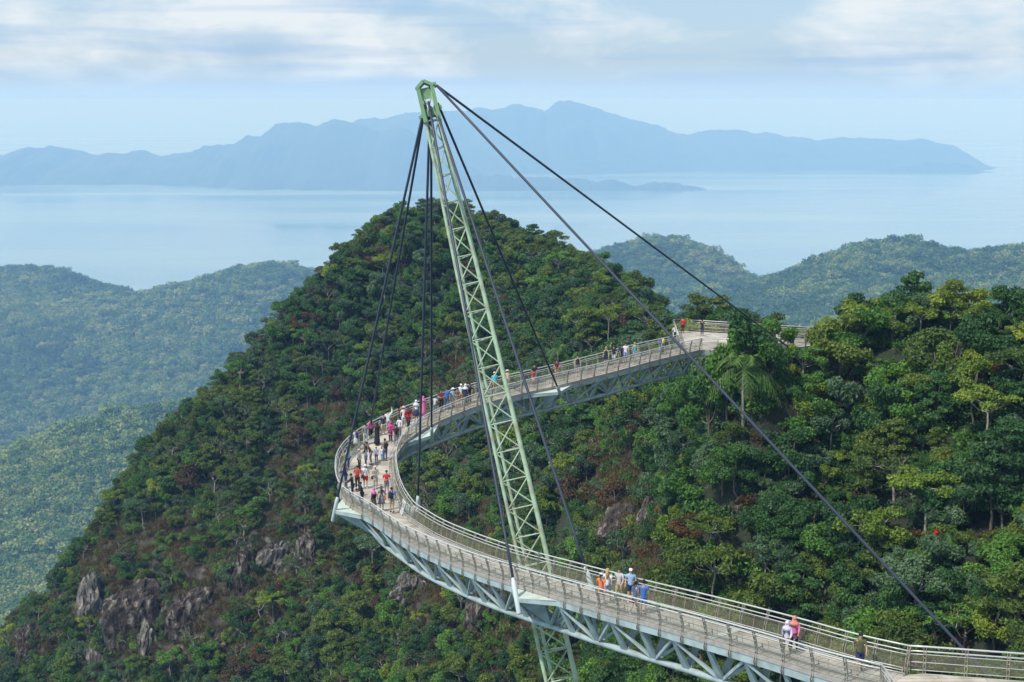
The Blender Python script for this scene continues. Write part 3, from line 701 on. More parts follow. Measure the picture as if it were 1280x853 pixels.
far_plat, fpart = platform('viewing_platform', [fo, fin, f5, f4, f3, f2, f1], [[O[NS] + NO[NS] * 0.3, f1, f2, f3], [I[NS] + NI[NS] * 0.3, f5, f4, f3]],
    'distant steel viewing platform at the far end of the footbridge, half hidden by trees', 'post')
m_ = MB(); m_.tube([at(989, 428, 143.5), at(1001, 446, 142.6)], 0.16, 8); fpart('prop', m_, M['cable'])
for u_, v_, y_ in ((950, 436, 146), (1000, 428, 145)):
    m_ = MB(); p = at(u_, v_, y_); p.z = zf - 0.2; m_.tube([p, Vector((p.x, p.y, float(ground_z(p.x, p.y)) - 1))], 0.2, 8); fpart('column', m_, M['steel_blue'])
zn = -24.505
no_, ni_ = O[0].copy(), I[0].copy(); no_.z = ni_.z = zn
g1 = at_z(1128, 905, zn); g2 = at_z(1130, 1000, zn); g3 = at_z(1420, 1000, zn); g4 = at_z(1420, 862, zn); g5 = at_z(1155, 842, zn)
near_plat, npart = platform('landing_platform', [no_, g1, g2, g3, g4, g5, ni_], [[O[0] + NO[0] * 0.34, g1, g2], [I[0] + NI[0] * 0.34, g5, g4]],
    'wide steel landing platform where the footbridge leaves the picture at the lower right', 'post')
m_ = MB()
for px in ((1300, 870), (1160, 930)):
    p = at_z(*px, zn); m_.tube([p - Zv * 0.3, Vector((p.x, p.y, float(ground_z(p.x, max(p.y, 45))) - 2))], 0.25, 10)
npart('column', m_, M['steel_blue'])

# ------------------------------------------------------------------ pylon
BASE = at(702, 853, 82.0); AX = (HEAD - BASE).normalized()
foot_t = (-92 - BASE.z) / AX.z
FOOT = BASE + AX * foot_t; PL = (HEAD - FOOT).length
pyl = tag(empty('pylon', FOOT), 'tall leaning pale green lattice pylon carrying the stay cables', 'pylon')
def ppart(name, mbx, m, parent=None):
    mbx.v = [tuple(Vector(p) - FOOT) for p in mbx.v]; return mbx.build(name, m, parent or pyl)
view = BASE.normalized(); px_ = AX.cross(view).normalized(); py_ = px_.cross(AX).normalized()    # px_: across the view, py_: away or towards
if px_.x < 0: px_ = -px_
if py_.y < 0: py_ = -py_
def half(s):      # half the spacing of the front legs at length s up the pylon
    t = s / PL; return float(np.interp(t, [0, 0.08, 0.3, 0.55, 0.72, 0.86, 0.97, 1.0], [0.3, 0.55, 0.86, 0.93, 0.86, 0.70, 0.44, 0.37]))
def legs_at(s):
    h = half(s); c = FOOT + AX * s
    return c - px_ * h, c + px_ * h, c - px_ * h * 0.55 + py_ * h * 1.55
TOPS = PL - 1.0
ss_ = np.linspace(0, TOPS, 44)
for j, (rad) in enumerate((0.12, 0.16, 0.11)):
    m_ = MB(); m_.tube([legs_at(s)[j] for s in ss_], [rad * float(np.interp(s / PL, [0, 0.6, 1], [1, 1, 0.75])) for s in ss_], 12); ppart('leg', m_, M['green'])
br = []; nb = int(TOPS / 1.76); hs = TOPS / nb
for i in range(nb):
    a, b = legs_at(i * hs), legs_at((i + 1) * hs)
    for p, q, r in ((a[0], b[1], .046), (a[1], b[0], .046), (b[0], b[1], .044), (b[2], b[1], .044), (a[2], b[0], .035)):
        if i == nb - 1 and r == .044: continue
        m_ = MB(); m_.tube([p, q], r, 6, caps=False); br.append((m_, ((p + q) / 2 - Vector((0, 84, -20))).length))
br.sort(key=lambda e: e[1])
for m_, _ in br[:100]: ppart('brace', m_, M['green'])
r_ = MB()
for m_, _ in br[100:]:
    b_ = len(r_.v); r_.v += m_.v; r_.f += [tuple(i + b_ for i in f) for f in m_.f]; r_.m += m_.m; r_.sm += m_.sm
tag(ppart('brace', r_, M['green']), kind='stuff')
for uv_ in ((652, 578), (702, 818)):
    s = min(np.linspace(0, TOPS, 400), key=lambda s_: abs(to_px(FOOT + AX * s_)[1] - uv_[1])); i = round(s / hs)
    l_ = legs_at(i * hs); m_ = MB(); e0 = l_[1].lerp(l_[0], 0.38); e1 = l_[1].lerp(l_[2], 0.8); e2 = l_[1].lerp(l_[2], 0.35) .lerp(l_[0], 0.3)
    m_.prism([l_[1] + Zv * 0.05, e1 + Zv * 0.05, e2 + Zv * 0.05 - px_ * 0.2, e0 + Zv * 0.05], (0, 0, 0.05)); ppart('landing_plate', m_, M['panel'])
# head: two side plates, a gable and a cross plate
hl, hr, hb = legs_at(TOPS); hh = MB(); up = AX
A0, A1 = hl - px_ * 0.06, hr + px_ * 0.06; B0, B1 = A0 + up * 0.35, A1 + up * 0.35; apex = (B0 + B1) / 2 + up * 0.42
for p, q in ((A0 - up * 1.9, B0), (A1 - up * 1.9, B1)): hh.beam(p, q, 0.24, 0.5, py_)
for p, q in ((B0 - px_ * 0.1, apex), (B1 + px_ * 0.1, apex)): hh.beam(p, q, 0.55, 0.2, up)
ppart('head_frame', hh, M['green_shaded'])
m_ = MB(); m_.prism([A0 + up * 0.36, A1 + up * 0.36, A1 - up * 0.35, A0 - up * 0.35], py_ * 0.09); m_.prism([A0 - up * 1.0, A1 - up * 1.0, A1 - up * 1.5, A0 - up * 1.5], py_ * 0.5); ppart('cross_plate', m_, M['green_shaded'])
for p, w in ((B1 + px_ * 0.1 + up * 0.1, 0.22), (A1 + px_ * 0.12 - up * 1.05, 0.18), (A0 - px_ * 0.12 - up * 1.45, 0.16)):
    m_ = MB(); m_.beam(p - px_ * 0.22, p + px_ * 0.2, w, w, up); m_.beam(p + px_ * 0.1 + up * 0.1, p + px_ * 0.1 - up * 0.22, 0.12, 0.12, px_); ppart('cable_lug', m_, M['green_shaded'])
# foot block
gz = float(ground_z(FOOT.x, FOOT.y)); m_ = MB(); m_.prism([FOOT + Vector((sx * 1.3, sy * 1.3, 0.2)) for sx, sy in ((-1, -1), (1, -1), (1, 1), (-1, 1))], (0, 0, min(-2.0, gz - 3 - FOOT.z))); ppart('foot_block', m_, M['panel'])

# ------------------------------------------------------------------ stay cables
def cable(p, q, label, group, r=0.085, sag=0.0):
    m_ = MB(); n = 14; q = Vector(q); p = Vector(p)
    m_.tube([(p.lerp(q, i / n) - p) - Zv * sag * 4 * (i / n) * (1 - i / n) for i in range(n + 1)], r, 8)
    o = m_.build('stay_cable', M['cable']); o.location = p; return tag(o, label, 'cable', group)
mid = (A0 + A1) / 2
src = {0: mid - up * 0.6 + px_ * 0.02, 1: mid - up * 0.7 - px_ * 0.22, 2: mid - up * 0.8 - px_ * 0.26 + py_ * 0.3, 3: A1 - up * 0.9 - px_ * 0.15 + py_ * 0.45,
       4: A1 - up * 0.9 - px_ * 0.1 + py_ * 0.1, 5: mid - up * 0.9 + px_ * 0.05, 6: mid - up * 0.9 + py_ * 0.35 + px_ * 0.1, 7: A1 - up * 0.8 + px_ * 0.12 + py_ * 0.2}
lab = ['grey stay cable along the pylon leg, ending on the near face of the near span', 'slack dark stay cable reaching the outermost bracket where the crowd stands in the bend',
       'thin dark stay cable ending behind the crowd at the back of the bend', 'thin dark stay cable behind the pylon ending on the far side of the far span',
       'grey stay cable right of the pylon ending beside the orange shirted walker', 'dark stay cable dropping to the inner bracket with the white anchor tube in the bend',
       'thin dark stay cable dropping to the inner bracket where the far span begins', 'black stay cable ending on the near face of the far span']
lab[1] = 'dark stay cable reaching the outermost bracket where the crowd stands in the bend'
for i, (t, _) in enumerate(tips): cable(src[i] - py_ * 0.1, t, lab[i], 'stay cables holding the footbridge')
s0 = B1 + px_ * 0.3 - up * 0.05
e1 = at(1243, 853, 70.0); e1 = s0 + (e1 - s0) * 1.12
cable(s0 - py_ * 0.15, e1, 'heavy back stay cable slanting to the lower right corner above the landing platform', 'back stay cables')
cable(s0 + py_ * 0.2 + up * 0.1, at(1000, 445, 141.0), 'upper back stay cable slanting to the trees beside the distant viewing platform', 'back stay cables')
e2 = at(1000, 445, 141.0)

# ------------------------------------------------------------------ trees
rng = np.random.default_rng(5)
def leaves_np(blobs, n, size, seed, droop=0.0, flat=0.35, shell=(0.55, 1.05)):
    """n small folded leaf sprays spread through the given clumps (centre, radii, tint)"""
    g = np.random.default_rng(seed)
    B = np.array([b[0] for b in blobs]); Rr = np.array([b[1] for b in blobs]); T = np.array([b[2] for b in blobs])
    w = (Rr[:, 0] * Rr[:, 1] + Rr[:, 0] * Rr[:, 2]); w = w / w.sum()
    k = g.choice(len(blobs), n, p=w)
    d = g.normal(size=(n, 3)); d[:, 2] += 0.35; d /= np.linalg.norm(d, axis=1)[:, None]
    r = g.uniform(shell[0], shell[1], n)[:, None]
    c = B[k] + d * Rr[k] * r + g.normal(scale=0.05, size=(n, 3))
    nrm = d * 0.7 + g.normal(size=(n, 3)) * 0.75; nrm[:, 2] += flat; nrm /= np.linalg.norm(nrm, axis=1)[:, None]
    a = g.normal(size=(n, 3)); a[:, 2] -= droop; a -= nrm * (a * nrm).sum(1)[:, None]; a /= np.linalg.norm(a, axis=1)[:, None]
    b = np.cross(nrm, a); L = size * g.uniform(0.6, 1.35, n)[:, None]; Wd = L * g.uniform(0.42, 0.7, n)[:, None]
    v = np.stack([c - a * L * 0.5, c + b * Wd * 0.5 - nrm * L * 0.1, c + a * L * 0.5, c - b * Wd * 0.5 - nrm * L * 0.1], 1).reshape(-1, 3)
    tint = np.clip(T[k] + g.uniform(-0.3, 0.3, n), 0, 1)
    return v, np.arange(n * 4).reshape(n, 4), tint
def leaf_mesh(name, parts, m):
    vs, qs, ts, o = [], [], [], 0
    for v, q, t in parts: vs.append(v); qs.append(q + o); ts.append(t); o += len(v)
    vs = np.concatenate(vs); qs = np.concatenate(qs); ts = np.concatenate(ts)
    me = bpy.data.meshes.new(name); n = len(qs)
    me.vertices.add(len(vs)); me.vertices.foreach_set('co', vs.astype(np.float32).ravel())
    me.loops.add(n * 4); me.loops.foreach_set('vertex_index', qs.astype(np.int32).ravel())
    me.polygons.add(n); me.polygons.foreach_set('loop_start', np.arange(n, dtype=np.int32) * 4); me.polygons.foreach_set('loop_total', np.full(n, 4, np.int32))
    me.materials.append(m)
    at_ = me.attributes.new('leaf_tint', 'FLOAT', 'FACE'); at_.data.foreach_set('value', ts.astype(np.float32))
    me.update(calc_edges=True); return me
def bend_path(p, q, k, g, n=5):
    p, q = np.array(p, float), np.array(q, float); L = np.linalg.norm(q - p)
    o = g.normal(size=3) * L * k; pts = []
    for i in range(n):
        t = i / (n - 1); pts.append(p + (q - p) * t + o * math.sin(math.pi * t) + g.normal(size=3) * L * k * 0.3 * (0 < i < n - 1))
    return [Vector(x) for x in pts]
def tree_proto(style, seed):
    """returns trunk MB and clump list for a tree about 5 m tall"""
    g = np.random.default_rng(seed); tr = MB(); bl = []
    def limb(p, q, r0, r1, k=0.08, n=5): pts = bend_path(p, q, k, g, n); tr.tube(pts, list(np.linspace(r0, r1, n)), 5, caps=False); return pts
    def cl(c, r, sq=0.75): bl.append((np.array(c), np.array([r, r, r * sq]) * g.uniform(0.85, 1.15, 3), g.uniform(0.15, 0.85)))
    if style == 'round':
        lean = g.normal(size=2) * 0.25; fork = (lean[0] * 0.5, lean[1] * 0.5, 2.0); limb((0, 0, -1.2), fork, 0.13, 0.09)
        for i in range(19):
            a = i * 2.4 + g.uniform(-.4, .4); h = 2.2 + 2.7 * ((i * 0.618) % 1); rr = 1.65 * math.sqrt(max(0.05, 1 - ((h - 3.2) / 2.0) ** 2)) * g.uniform(0.6, 1.05)
            c = (lean[0] + math.cos(a) * rr, lean[1] + math.sin(a) * rr, h); cl(c, g.uniform(0.45, 0.85), 0.85)
            if i % 2 == 0: limb(fork, c, 0.06, 0.02)
    elif style == 'umbrella':
        lean = g.normal(size=2) * 0.35; fork = (lean[0] * 0.6, lean[1] * 0.6, 3.0); limb((0, 0, -1.2), fork, 0.12, 0.08, 0.05)
        for i in range(11):
            a = i * 2.4 + g.uniform(-.5, .5); rr = 2.2 * math.sqrt((i + 0.6) / 11); h = 4.9 - 0.35 * rr + g.uniform(-0.45, 0.3)
            c = (lean[0] + math.cos(a) * rr, lean[1] + math.sin(a) * rr, h); cl(c, g.uniform(0.5, 0.8), 0.5); limb(fork, c, 0.06, 0.018, 0.12)
    elif style == 'dense':
        limb((0, 0, -1.2), (0, 0, 1.8), 0.16, 0.12)
        for i in range(20):
            a = i * 2.4 + g.uniform(-.4, .4); h = 1.4 + 2.9 * ((i * 0.618) % 1); rr = 2.25 * math.sqrt(max(0.03, 1 - ((h - 2.2) / 2.3) ** 2)) * g.uniform(0.7, 1.0)
            c = (math.cos(a) * rr, math.sin(a) * rr, h); cl(c, g.uniform(0.6, 1.0))
            if i % 3 == 0: limb((0, 0, 1.6), c, 0.07, 0.02)
    elif style == 'feathery':
        lean = g.normal(size=2) * 0.2; limb((0, 0, -1.2), (lean[0], lean[1], 5.2), 0.13, 0.03, 0.03, 7)
        for i in range(17):
            h = 1.7 + 3.5 * i / 16; a = i * 2.4 + g.uniform(-.4, .4); rr = (1.9 - 0.36 * abs(h - 2.6)) * g.uniform(0.55, 1.0) * (1 if h < 4.6 else .5)
            c = (lean[0] * h / 5 + math.cos(a) * rr, lean[1] * h / 5 + math.sin(a) * rr, h + 0.25)
            bl.append((np.array(c), np.array([0.75, 0.75, 0.26]) * g.uniform(0.8, 1.2), g.uniform(0.2, 0.8))); limb((lean[0] * h / 5, lean[1] * h / 5, h - 0.3), c, 0.04, 0.012, 0.05)
    elif style in ('bare', 'twisted'):
        fork = (g.normal() * 0.2, g.normal() * 0.2, 1.9); limb((0, 0, -1.2), fork, 0.15, 0.11, 0.06)
        def grow(p, d, L, r, depth):
            q = np.array(p) + d * L; limb(p, q, r, r * 0.55, 0.13, 5)
            if depth == 0:
                if style == 'twisted' or g.random() < 0.22: cl(q, g.uniform(0.3, 0.5), 0.6)
                return
            for _ in range(3 if depth > 2 else 2):
                d2 = d + g.normal(size=3) * 0.62; d2[2] = abs(d2[2]) * 0.7 + 0.12; d2 /= np.linalg.norm(d2); grow(q, d2, L * g.uniform(0.6, 0.85), r * 0.55, depth - 1)
        for i in range(3):
            a = i * 2.1 + g.uniform(-.5, .5); d = np.array([math.cos(a) * .75, math.sin(a) * .75, .75]); d /= np.linalg.norm(d); grow(fork, d, g.uniform(0.95, 1.25), 0.075, 3)
    return tr, bl
STYLE_TXT = {'round': 'round crowned', 'umbrella': 'slender flat topped', 'dense': 'wide bushy', 'feathery': 'feathery layered', 'bare': 'nearly bare pale', 'twisted': 'thin crowned pale'}
LEAFN = {'round': (4600, 0.27), 'umbrella': (2800, 0.25), 'dense': (5600, 0.28), 'feathery': (3800, 0.26), 'bare': (420, 0.2), 'twisted': (1900, 0.22)}
PROTO = {}
def proto(style, var, tint):
    """crown and trunk meshes of one kind of tree"""
    k = (style, var, tint)
    if k not in PROTO:
        sd = (list(STYLE_TXT).index(style) * 10 + var) * 7 + 3
        tr, bl = tree_proto(style, sd); n, sz = LEAFN[style]
        if (style, var) not in PROTO: PROTO[(style, var)] = tr.mesh('trunk', M['bark_pale'] if style in ('umbrella', 'bare', 'twisted') else M['bark'])
        PROTO[k] = (leaf_mesh('crown', [leaves_np(bl, n, sz, sd + 1, 0.2)], LEAF[tint]), PROTO[(style, var)])
    return PROTO[k]
KINDS = [('round', 0, 'dark green', 10), ('round', 1, 'mid green', 12), ('round', 2, 'olive', 8), ('round', 3, 'grey green', 8), ('dense', 0, 'dark green', 12), ('dense', 1, 'mid green', 10), ('dense', 2, 'olive', 6), ('dense', 0, 'grey green', 4),
         ('umbrella', 0, 'mid green', 3), ('umbrella', 1, 'olive', 2.5), ('umbrella', 2, 'grey green', 2), ('feathery', 0, 'dark green', 5), ('feathery', 1, 'olive', 4), ('bare', 0, 'rusty brown', 3), ('bare', 1, 'olive', 3), ('twisted', 0, 'olive', 3), ('twisted', 1, 'grey green', 4),
         ('round', 1, 'bright yellow green', 3), ('umbrella', 0, 'bright yellow green', 2), ('dense', 1, 'rusty brown', 2.5)]
KW = np.array([k[3] for k in KINDS], float); KW /= KW.sum()
LABELS = {}
def zone(u, v):
    if u > 860 and v < 520 and u < 1000: return 'just below the distant platform'
    if v < 440 and u > 1000: return 'along the crest right of the distant viewing platform'
    if u > 1130 and v < 560: return 'high on the slope by the right edge'
    if u > 1130 and v < 700: return 'midway up the slope by the right edge'
    if u > 1130: return 'low on the slope above the landing platform'
    if u > 880 and v < 520: return 'just below the distant viewing platform'
    cab = 100 + (u - 540) * 750 / 700
    if u > 850 and v < cab and v < 640: return 'just above the heavy back stay'
    if u > 850 and v < cab: return 'low above the heavy back stay'
    if u > 1000: return 'between the heavy back stay and near handrail'
    if u > 850: return 'in the ravine below the heavy back stay'
    if u > 700: return 'in the ravine inside the curve of the footbridge'
    if u > 520: return 'in the ravine behind the pylon'
    return 'on the steep face below the footbridge bend'
def set_tree(style, var, tint, loc, s, rz, label=None, sz=1.0, name='tree', group='trees on the near slopes'):
    cr, tk = proto(style, var, tint)
    o = empty(name, loc, rz); o.scale = (s, s, s * sz)
    link('trunk', tk, o); link('crown', cr, o)
    if sz != 1.0: o.scale = (s * random.uniform(.85, 1.2), s * random.uniform(.85, 1.2), s * sz)
    tag(o, label, 'tree', group); return o

# scatter over the mountain: keep what the camera, or a camera a step aside, could see
cm = bpy.data.meshes.new('sight'); 
bv = BVHTree.FromPolygons([tuple(p) for p in np.stack([GX.ravel(), GY.ravel(), GZ.ravel()], 1)[:]], [tuple(q) for q in Q.tolist()])
def seen(p, lift=3.0):
    q = Vector((p[0], p[1], p[2] + lift)); d = q.length
    h = bv.ray_cast(Vector((0, 0, 0)), q.normalized(), d - 1.0); return h[0] is None
def scatter(x0, x1, y0, y1, sp, seed, lift=3.0, margin=110):
    g = np.random.default_rng(seed); xs = np.arange(x0, x1, sp); ys = np.arange(y0, y1, sp)
    X, Y = np.meshgrid(xs, ys); X = X + (np.arange(len(ys)) % 2)[:, None] * sp * 0.5
    X = (X + g.uniform(-.42, .42, X.shape) * sp).ravel(); Y = (Y + g.uniform(-.42, .42, Y.shape) * sp).ravel(); Z = ground_z(X, Y); out = []
    for x, y, z in zip(X, Y, Z):
        u, v = to_px((x, y, z + 2))
        if -margin < u < 1280 + 2.6 * margin and 200 < v < 853 + margin and seen((x, y, z), lift): out.append((x, y, float(z), u, v))
    return out
DZ = np.hypot(*np.gradient(GZ))
def steep_scatter(x0, x1, y0, y1, sp, seed, lift=3.0, margin=110):
    """more plants where the ground stands steep: as many to the square metre of slope as on the flat"""
    g = np.random.default_rng(seed); out = []
    for p in scatter(x0, x1, y0, y1, sp * 0.62, seed, lift, margin):
        sl = DZ[int(round(p[1] - gy[0])), int(round(p[0] - gx[0]))]
        if g.random() < min(0.9, max(0.0, math.sqrt(1 + sl * sl) - 1.15) * 0.3): out.append(p)
    return out
def near_bridge(p, h):
    """would a tree of height h at p poke into the footbridge or its platforms?"""
    for k in range(0, NS + 1, 2):
        c = (O[k] + I[k]) / 2; d = math.hypot(p[0] - c.x, p[1] - c.y)
        if d < 4.2 and p[2] + h > c.z - 3.2: return True
    for q in (f1, f2, f3, f4, f5, (f1 + f5) / 2, (f2 + f5) / 2, (f3 + f5) / 2, g5, g4, (g4 + g5) / 2):
        if math.hypot(p[0] - q.x, p[1] - q.y) < 3.2 and p[2] + h > q.z - 1.0: return True
    return False
cand = []
mats_rough = lambda x, y, z: float(cliffness(np.array([x]), np.array([y]), np.array([z]))[0])
g = np.random.default_rng(77)
for x, y, z, u, v in (scatter(-135, 92, 62, 172, 1.75, 9) + scatter(-135, 92, 172, 400, 2.3, 10) + steep_scatter(-135, 92, 62, 172, 1.9, 19) + steep_scatter(-135, 92, 172, 400, 2.3, 20)):
    c = mats_rough(x, y, z)
    if g.random() < c * 0.93: continue
    far = float(np.interp(y, [90, 150, 185, 300], [0.72, 0.76, 0.86, 0.84]))
    # clumps of like trees: the mix leans with place
    n = fbm(np.array([x]), np.array([y + z]), 26, 3, 40)[0]
    w = KW.copy()
    for i, kd in enumerate(KINDS):
        if kd[2] in ('olive', 'bright yellow green') and n > 0.12: w[i] *= 2.6
        if kd[2] in ('dark green', 'grey green') and n < -0.08: w[i] *= 2.2
        if y > 240 and v > 430 and kd[2] in ('rusty brown', 'olive'): w[i] *= 1.7
        if y > 220 and kd[0] in ('bare', 'twisted'): w[i] *= 2.2
        if y > 220 and kd[2] == 'bright yellow green': w[i] *= 0.8
        if y < 175 and kd[2] in ('mid green', 'dark green'): w[i] *= 1.6
        if y < 175 and (kd[2] == 'rusty brown' or kd[0] in ('bare', 'twisted')): w[i] *= 0.55
    i = g.choice(len(KINDS), p=w / w.sum())
    s = far * float(np.clip(g.lognormal(-0.03, 0.32), 0.5, 1.6)) * (1 - 0.35 * c)
    if KINDS[i][0] in ('umbrella', 'feathery'): s *= 1.1
    if near_bridge((x, y, z), 5.4 * s):
        s *= 0.5
        if near_bridge((x, y, z), 5.4 * s): continue
    cand.append((x, y, z, u, v, s, i))

# trees the photograph singles out: (u, v of the crown, distance, style, variant, tint, size, label)
SPECIAL = [
    (1190, 375, 137, 'feathery', 1, 'olive', 1.15, 'broad feathery layered tree standing highest on the right skyline'),
    (1120, 396, 138, 'round', 1, 'bright yellow green', 0.85, 'small bright yellow green tree on the skyline left of the broad feathery tree'),
    (1150, 392, 137, 'umbrella', 0, 'bright yellow green', 0.95, 'slender yellow green tree right beside the small bright tree on the skyline'),
    (1222, 470, 124, 'round', 1, 'bright yellow green', 1.15, 'pale yellow green tree standing tall on the right slope'),
    (1240, 505, 119, 'umbrella', 0, 'bright yellow green', 1.2, 'flat topped pale tree with visible white trunk below the pale yellow green tree'),
    (1118, 572, 121, 'bare', 0, 'olive', 1.35, 'dead white forked tree halfway up the right slope above the back stay cable'),
    (1052, 402, 137, 'dense', 2, 'olive', 1.2, 'olive brown rounded tree covering the right end of the distant viewing platform'),
    (913, 400, 132, 'round', 1, 'mid green', 1.25, 'tallest green tree standing in front of the distant viewing platform'),
    (940, 404, 131.5, 'round', 0, 'dark green', 1.15, 'dark tree right of the tallest tree in front of the distant platform'),
    (891, 414, 133, 'round', 3, 'mid green', 1.1, 'rounded tree hiding the joint of far span and distant platform'),
    (962, 424, 131, 'dense', 1, 'mid green', 0.9, 'bushy tree below the deck of the distant platform by the palm'),
    (968, 402, 139, 'umbrella', 0, 'mid green', 1.0, 'thin green tree poking above the deck of the distant viewing platform'),
    (985, 432, 138, 'dense', 1, 'bright yellow green', 0.6, 'yellowish bush under the distant viewing platform'),
    (870, 695, 146, 'twisted', 0, 'grey green', 1.25, 'pale forked tree with thin crown just above the near handrail'),
    (925, 690, 127, 'round', 2, 'rusty brown', 0.95, 'yellow brown autumn coloured tree above the near handrail'),
    (1205, 770, 101, 'twisted', 1, 'mid green', 1.0, 'small tree with white trunk and open branches above the landing platform rail'),
    (760, 392, 245, 'umbrella', 0, 'bright yellow green', 1.15, 'light green tree with pale stems on the peak left of the far span'),
    (820, 395, 225, 'bare', 1, 'rusty brown', 1.0, 'bare pale stemmed tree beside the far end of the far span'),
    (683, 622, 212, 'round', 1, 'bright yellow green', 1.1, 'vivid yellow green tree in the ravine just right of the pylon'),
    (905, 548, 133, 'dense', 0, 'dark green', 0.8, 'dark bush on the steep bank under the large palm'),
    (925, 572, 131, 'round', 1, 'mid green', 0.8, 'green rounded tree below the large palm near the back stay cable'),
    (893, 590, 136, 'dense', 1, 'mid green', 0.9, 'broad green bush lower on the bank under the large palm'),
    (915, 620, 134, 'round', 3, 'grey green', 0.95, 'grey green tree on the bank well below the large palm'),
    (948, 545, 129.5, 'dense', 0, 'grey green', 0.75, 'grey green bush right of the trunk of the large palm'),
    (600, 580, 240, 'dense', 1, 'bright yellow green', 0.7, 'vivid green bush in the ravine left of the pylon'),
]
for u, v, Y, st_, va, ti, s, lab_ in SPECIAL:
    p = at(u, v, Y); h = 4.0 * s; z = min(p.z - h * 0.8, float(ground_z(p.x, p.y)) + (0.6 if u < 1000 else 1.2))
    sz = max(0.85, (p.z - z) / h) if p.z - z < h * 1.45 else 1.45
    cand = [c for c in cand if math.hypot(c[0] - p.x, c[1] - p.y) > 1.3 * s and not (abs(c[3] - u) < 30 * s and 0 < c[4] - v + 25 < 92 * s and c[1] < Y and Y - c[1] < 15)]
    set_tree(st_, va, ti, (p.x, p.y, z), s, u * 0.37, lab_, sz, group=None)
for u, v, st_, va, ti, s, lab_ in [(903, 606, 'dense', 1, 'mid green', 0.8, 'bushy green tree clinging to the steep bank far below the large palm'), (922, 612, 'round', 0, 'dark green', 0.85, 'dark rounded tree on the steep bank beside the bushy clinging tree'),
                               (886, 600, 'round', 3, 'grey green', 0.8, 'grey green tree on the left side of the steep bank below the palm'), (940, 602, 'dense', 0, 'dark green', 0.7, 'dark bush on the right side of the steep bank below the palm'),
                               (912, 560, 'dense', 2, 'olive', 0.6, 'olive bush halfway up the steep bank under the palm'), (915, 588, 'dense', 1, 'bright yellow green', 0.5, 'small yellow green bush in the middle of the steep bank')]:
    h_ = bv.ray_cast(Vector((0, 0, 0)), ray(u, v).normalized(), 400)[0]
    if h_ is not None: set_tree(st_, va, ti, tuple(h_ - ray(u, v).normalized() * 0.5 - Zv * 0.4), s, u * 0.7, lab_, 1.1, group=None)
cand = [c for c in cand if not (888 < c[3] < 985 and c[1] < 131.5 and c[4] < 585 and c[4] - 75 * c[5] < 488)]      # the palm stands free
cand.sort(key=lambda c: -c[5] / math.hypot(c[0], c[1], c[2]))
NI_ = 294 - len(SPECIAL)
inframe = [c for c in cand if -10 < c[3] < 1290 and c[4] < 870]
chosen = inframe[:NI_]; cs = set(id(c) for c in chosen); rest = [c for c in cand if id(c) not in cs]
for x, y, z, u, v, s, i in chosen:
    st_, va, ti, _ = KINDS[i]
    size = 'large ' if s > 1.2 else ('small ' if s < 0.82 else '')
    set_tree(st_, va, ti, (x, y, z), s, g.uniform(0, 6.28), f"{size}{ti.replace('bright ', '')} {STYLE_TXT[st_]} tree {zone(u, v)}", g.uniform(0.9, 1.15))

def stuff_instances(name, pts, sources):
    """one object: points carrying size, turn and kind; sources = list of lists of real objects whose shapes are repeated"""
    me = bpy.data.meshes.new(name); me.vertices.add(len(pts)); me.vertices.foreach_set('co', np.array([p[:3] for p in pts], np.float32).ravel())
    for nm, ty, col_ in (('size', 'FLOAT', 3), ('turn', 'FLOAT', 4), ('sort', 'INT', 5)):
        a = me.attributes.new(nm, ty, 'POINT'); a.data.foreach_set('value', np.array([p[col_] for p in pts], np.float32 if ty == 'FLOAT' else np.int32))
    o = link(name, me); t = bpy.data.node_groups.new(name, 'GeometryNodeTree')
    t.interface.new_socket('Geometry', in_out='INPUT', socket_type='NodeSocketGeometry'); t.interface.new_socket('Geometry', in_out='OUTPUT', socket_type='NodeSocketGeometry')
    n, l = t.nodes, t.links; gi = n.new('NodeGroupInput'); go = n.new('NodeGroupOutput')
    allj = n.new('GeometryNodeJoinGeometry')
    for src_ in reversed(sources):          # joined in reverse: the last link comes first
        j = n.new('GeometryNodeJoinGeometry')
        for ob in src_:
            q = n.new('GeometryNodeObjectInfo'); q.transform_space = 'ORIGINAL'; q.inputs['Object'].default_value = ob; q.inputs['As Instance'].default_value = True
            l.new(q.outputs['Geometry'], j.inputs[0])
        gg = n.new('GeometryNodeGeometryToInstance'); l.new(j.outputs[0], gg.inputs[0]); l.new(gg.outputs[0], allj.inputs[0])
    ip = n.new('GeometryNodeInstanceOnPoints'); l.new(gi.outputs[0], ip.inputs['Points']); l.new(allj.outputs[0], ip.inputs['Instance']); ip.inputs['Pick Instance'].default_value = True
    def attr(nm, ty):
        a = n.new('GeometryNodeInputNamedAttribute'); a.data_type = ty; a.inputs['Name'].default_value = nm; return a.outputs['Attribute']
    l.new(attr('sort', 'INT'), ip.inputs['Instance Index'])
    cx = n.new('ShaderNodeCombineXYZ'); l.new(attr('turn', 'FLOAT'), cx.inputs['Z']); l.new(cx.outputs[0], ip.inputs['Rotation'])
    l.new(attr('size', 'FLOAT'), ip.inputs['Scale']); l.new(ip.outputs[0], go.inputs[0])
    md = o.modifiers.new('scatter', 'NODES'); md.node_group = t
    return tag(o, kind='stuff')
